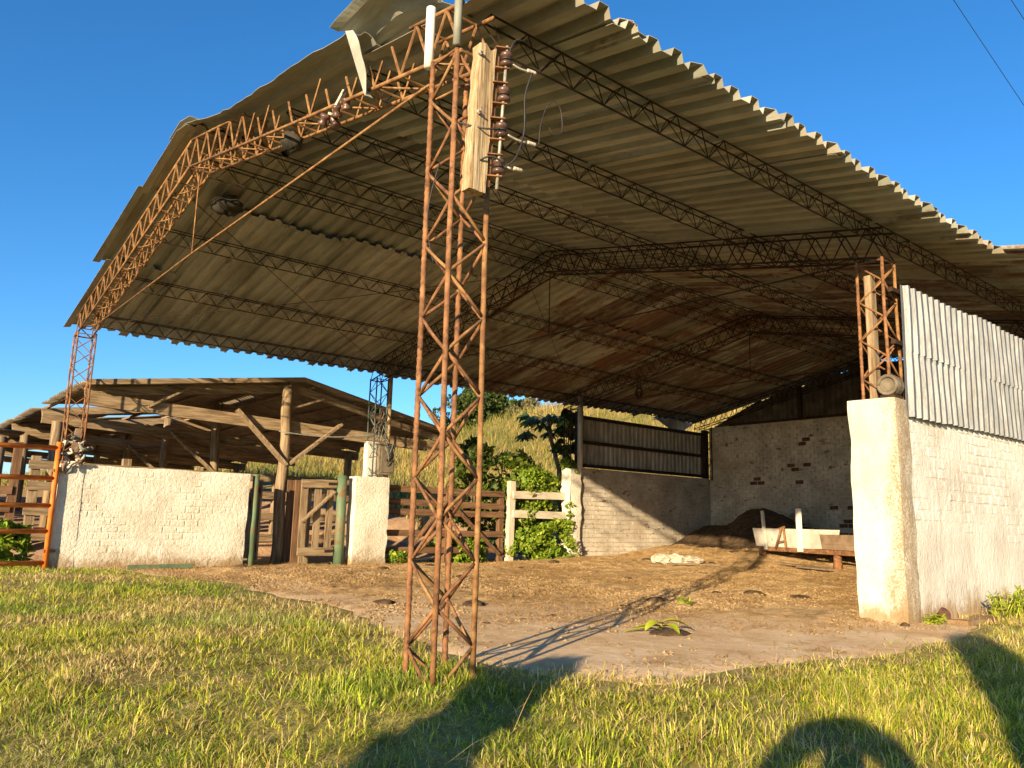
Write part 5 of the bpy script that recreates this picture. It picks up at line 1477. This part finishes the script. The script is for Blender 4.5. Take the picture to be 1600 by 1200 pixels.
# weeds along the right-hand wall: upright stems with narrow leaves
def weed(name, label, c, hh, rr, n_, cat='weeds'):
    T = thing(name, label, cat, c)
    pts = []
    for k in range(n_):
        a = rng.uniform(0, 2 * PI); r = rr * math.sqrt(rng.random())
        b0 = V(c[0] + r * math.cos(a) * 1.5, c[1] + r * math.sin(a) * 0.6, c[2]); h1 = hh * rng.uniform(0.55, 1.0) * (1 - 0.35 * r / rr)
        e = b0 + V(rng.normal(0, 0.08), rng.normal(0, 0.06) - 0.04, h1)
        MB().tube([b0, b0.lerp(e, 0.5) + V(rng.normal(0, 0.02), 0, 0), e], [0.006, 0.005, 0.003], 4).build('stem', 'bright_leaf', T)
        for q in range(16):
            t = 0.25 + 0.75 * q / 15
            pts.append(np.array(b0.lerp(e, t)) + rng.normal(0, 0.025, 3))
    foliage('leaves', np.array(pts), 0.075, [(0.16, 0.22, 0.02), (0.24, 0.29, 0.03), (0.33, 0.35, 0.05)], (1, 2, 1), T, 0.28)
    return T
weed('wall_weeds', 'bright upright weeds growing against the right-hand wall', (7.6, -0.62, 0.0), 0.42, 0.30, 26)
weed('wall_weeds', 'second clump of upright weeds at the right edge by the wall', (8.5, -0.62, 0.0), 0.42, 0.36, 26)
weed('slab_weed', 'tiny green weed sprouting from the floor in the column shadow', (5.0, 2.05, 0.02), 0.06, 0.035, 4)
weed('slab_weed', 'tuft of weed at the foot of the white pier', (6.05, -0.36, 0.0), 0.11, 0.07, 8)

# papaya tree
pt_ = thing('papaya_tree', 'thin papaya tree with big dark lobed leaves under the eave', 'tree', (12.9, 12.6, 0.2))
MB().tube([(12.95, 12.6, 0.1), (12.9, 12.6, 1.4), (12.80, 12.58, 2.5), (12.45, 12.55, 3.3), (12.25, 12.5, 4.0)], [0.09, 0.08, 0.07, 0.06, 0.045], 9).build('trunk', 'bark', pt_, True)
mat('papaya_leaf', (0.035, 0.065, 0.015), (0.06, 0.10, 0.022), (0.11, 0.17, 0.035), scale=5, rough=0.5)
mat('papaya_bright', (0.16, 0.27, 0.03), (0.24, 0.34, 0.04), scale=5, rough=0.5)
def papaya_leaf(base, d, stalk, size, m):
    base = Vector(base); d = Vector(d).normalized()
    mb = MB()
    hub = base + d * stalk
    mb.tube([base, base.lerp(hub, 0.5) + V(0, 0, 0.05), hub], [0.012, 0.010, 0.007], 5)
    hd = V(d.x, d.y, 0).normalized()
    sd2 = V(-hd.y, hd.x, 0)
    for k in range(7):
        a = (k - 3) / 3 * 2.3
        dd = hd * math.cos(a) + sd2 * math.sin(a) + V(0, 0, -0.75)
        leaf_blade(mb, hub, dd, size * (1 - 0.10 * abs(k - 3)), size * 0.12, 0.10, -0.35, 6, 0.0)
        for e in (0.4, 0.62):
            for s_ in (-1, 1):
                side = V(-dd.y, dd.x, 0).normalized() * s_
                leaf_blade(mb, hub + dd.normalized() * size * e * 0.9, dd.normalized() * 0.8 + side * 0.8, size * 0.36, size * 0.07, 0.04, -0.2, 4, 0.0)
    mb.build('leaf', m, pt_, True)
crown = (12.25, 12.5, 4.0)
for k in range(15):
    a = k * 2.4 + 0.4
    el = (0.35, 0.0, -0.35)[k % 3]
    papaya_leaf((12.27 + 0.03 * math.cos(a), 12.52, 3.95 - 0.05 * (k % 5)), (math.cos(a), math.sin(a), el), 0.45 + 0.12 * (k % 4), 0.42, 'papaya_bright' if k in (1, 7) else 'papaya_leaf')
for k, (bx_, bz_) in enumerate(((12.7, 2.9), (12.75, 2.6), (12.6, 3.2))):
    papaya_leaf((bx_, 12.56, bz_), (0.6 - 0.5 * k, -0.7, -0.1), 0.35, 0.36, 'papaya_leaf')
shrub('eave_creeper', 'dark leaves hanging behind the post at the end of the back wall', (12.55, 12.0, 2.2), 1.9, 0.32, 26, 0.15, TG, (1, 2, 2, 1), 'creeper', asp=0.6)

# ------------------------------------------------------------------ out of frame: what throws the shadows in the grass
sb = shrub('shade_bush', 'bushy shrub outside the picture on the left that shades the grass', (-4.54, -2.76, hz(-4.54, -2.76)), 2.05, 0.25, 190, 0.12)
ps = (-3.98, -5.60)
gp_ = thing('gate_post', 'thick weathered post behind the viewer that shades the right-hand grass', 'post', (ps[0], ps[1], hz(*ps)))
MB().tube([(ps[0], ps[1], hz(*ps) - 0.3), (ps[0] + 0.02, ps[1], 1.0), (ps[0], ps[1], 2.25), (ps[0], ps[1], 2.38), (ps[0], ps[1], 2.45)], [0.25, 0.24, 0.22, 0.17, 0.05], 12).build('trunk', 'bark', gp_, True)
# person holding the camera up (only the shadow reaches the picture)
ph = V(-3.70, -4.36, 0)
gz_ = hz(ph.x, ph.y)
fx = (V(CAM.x, CAM.y, 0) - ph).normalized(); rx = V(fx.y, -fx.x, 0)
pe = thing('person', 'person behind the camera with both arms raised over the head', 'person', (ph.x, ph.y, gz_))
J = {}
def jp(n_, r, f_, z, rad): J[n_] = (ph + rx * r + fx * f_ + V(0, 0, gz_ + z), rad)
for n_, r, f_, z, rad in (('pel', 0, 0, 0.92, 0.15), ('wai', 0, 0, 1.08, 0.14), ('che', 0, 0.01, 1.30, 0.165), ('nec', 0, 0.0, 1.45, 0.06), ('hd1', 0, 0.03, 1.54, 0.085), ('hd2', 0, 0.04, 1.62, 0.12), ('hd3', 0, 0.04, 1.70, 0.10),
        ('shl', -0.20, 0, 1.40, 0.085), ('ell', -0.33, 0.06, 1.52, 0.08), ('wrl', -0.19, 0.10, 1.72, 0.09), ('hal', -0.02, 0.12, 1.77, 0.09),
        ('shr', 0.20, 0, 1.40, 0.085), ('elr', 0.33, 0.06, 1.52, 0.08), ('wrr', 0.19, 0.10, 1.72, 0.09), ('har', 0.02, 0.12, 1.77, 0.09),
        ('hpl', -0.10, 0, 0.84, 0.10), ('knl', -0.12, 0.02, 0.47, 0.065), ('anl', -0.13, 0, 0.08, 0.045), ('tol', -0.14, 0.16, 0.04, 0.04),
        ('hpr', 0.10, 0, 0.84, 0.10), ('knr', 0.12, 0.02, 0.47, 0.065), ('anr', 0.13, 0, 0.08, 0.045), ('tor', 0.14, 0.16, 0.04, 0.04)): jp(n_, r, f_, z, rad)
names = list(J)
ed = [('pel', 'wai'), ('wai', 'che'), ('che', 'nec'), ('nec', 'hd1'), ('hd1', 'hd2'), ('hd2', 'hd3'), ('che', 'shl'), ('shl', 'ell'), ('ell', 'wrl'), ('wrl', 'hal'), ('che', 'shr'), ('shr', 'elr'), ('elr', 'wrr'), ('wrr', 'har'),
      ('hal', 'har'), ('pel', 'hpl'), ('hpl', 'knl'), ('knl', 'anl'), ('anl', 'tol'), ('pel', 'hpr'), ('hpr', 'knr'), ('knr', 'anr'), ('anr', 'tor')]
me = bpy.data.meshes.new('body')
me.from_pydata([tuple(J[k][0] - WL[pe]) for k in names], [(names.index(a), names.index(b)) for a, b in ed], [])
me.materials.append(MT['cloth_dark'])
bo = link('body', me, None, pe)
sk = bo.modifiers.new('skin', 'SKIN')
for k, n_ in enumerate(names):
    me.skin_vertices[0].data[k].radius = (J[n_][1], J[n_][1])
    me.skin_vertices[0].data[k].use_root = (n_ == 'pel')
bo.modifiers.new('sub', 'SUBSURF').levels = 1

# power lines far to the right
for k, (p0, p1, lb) in enumerate((((34.92, 8.86, 26.27), (44.66, 9.08, 24.56), 'thin power line crossing the sky at upper right, the left one'), ((37.05, 7.08, 26.34), (39.77, 7.37, 26.73), 'thin power line crossing the sky at upper right, the right one'))):
    a, b = V(*p0), V(*p1)
    d_ = b - a
    a2, b2 = a - d_ * 1.5, b + d_ * 2.5
    tag(MB().tube([a2.lerp(b2, t) for t in [i / 12 for i in range(13)]], 0.016, 5).build('power_line', 'black_wire', None, True, at=p0), lb, 'wire')
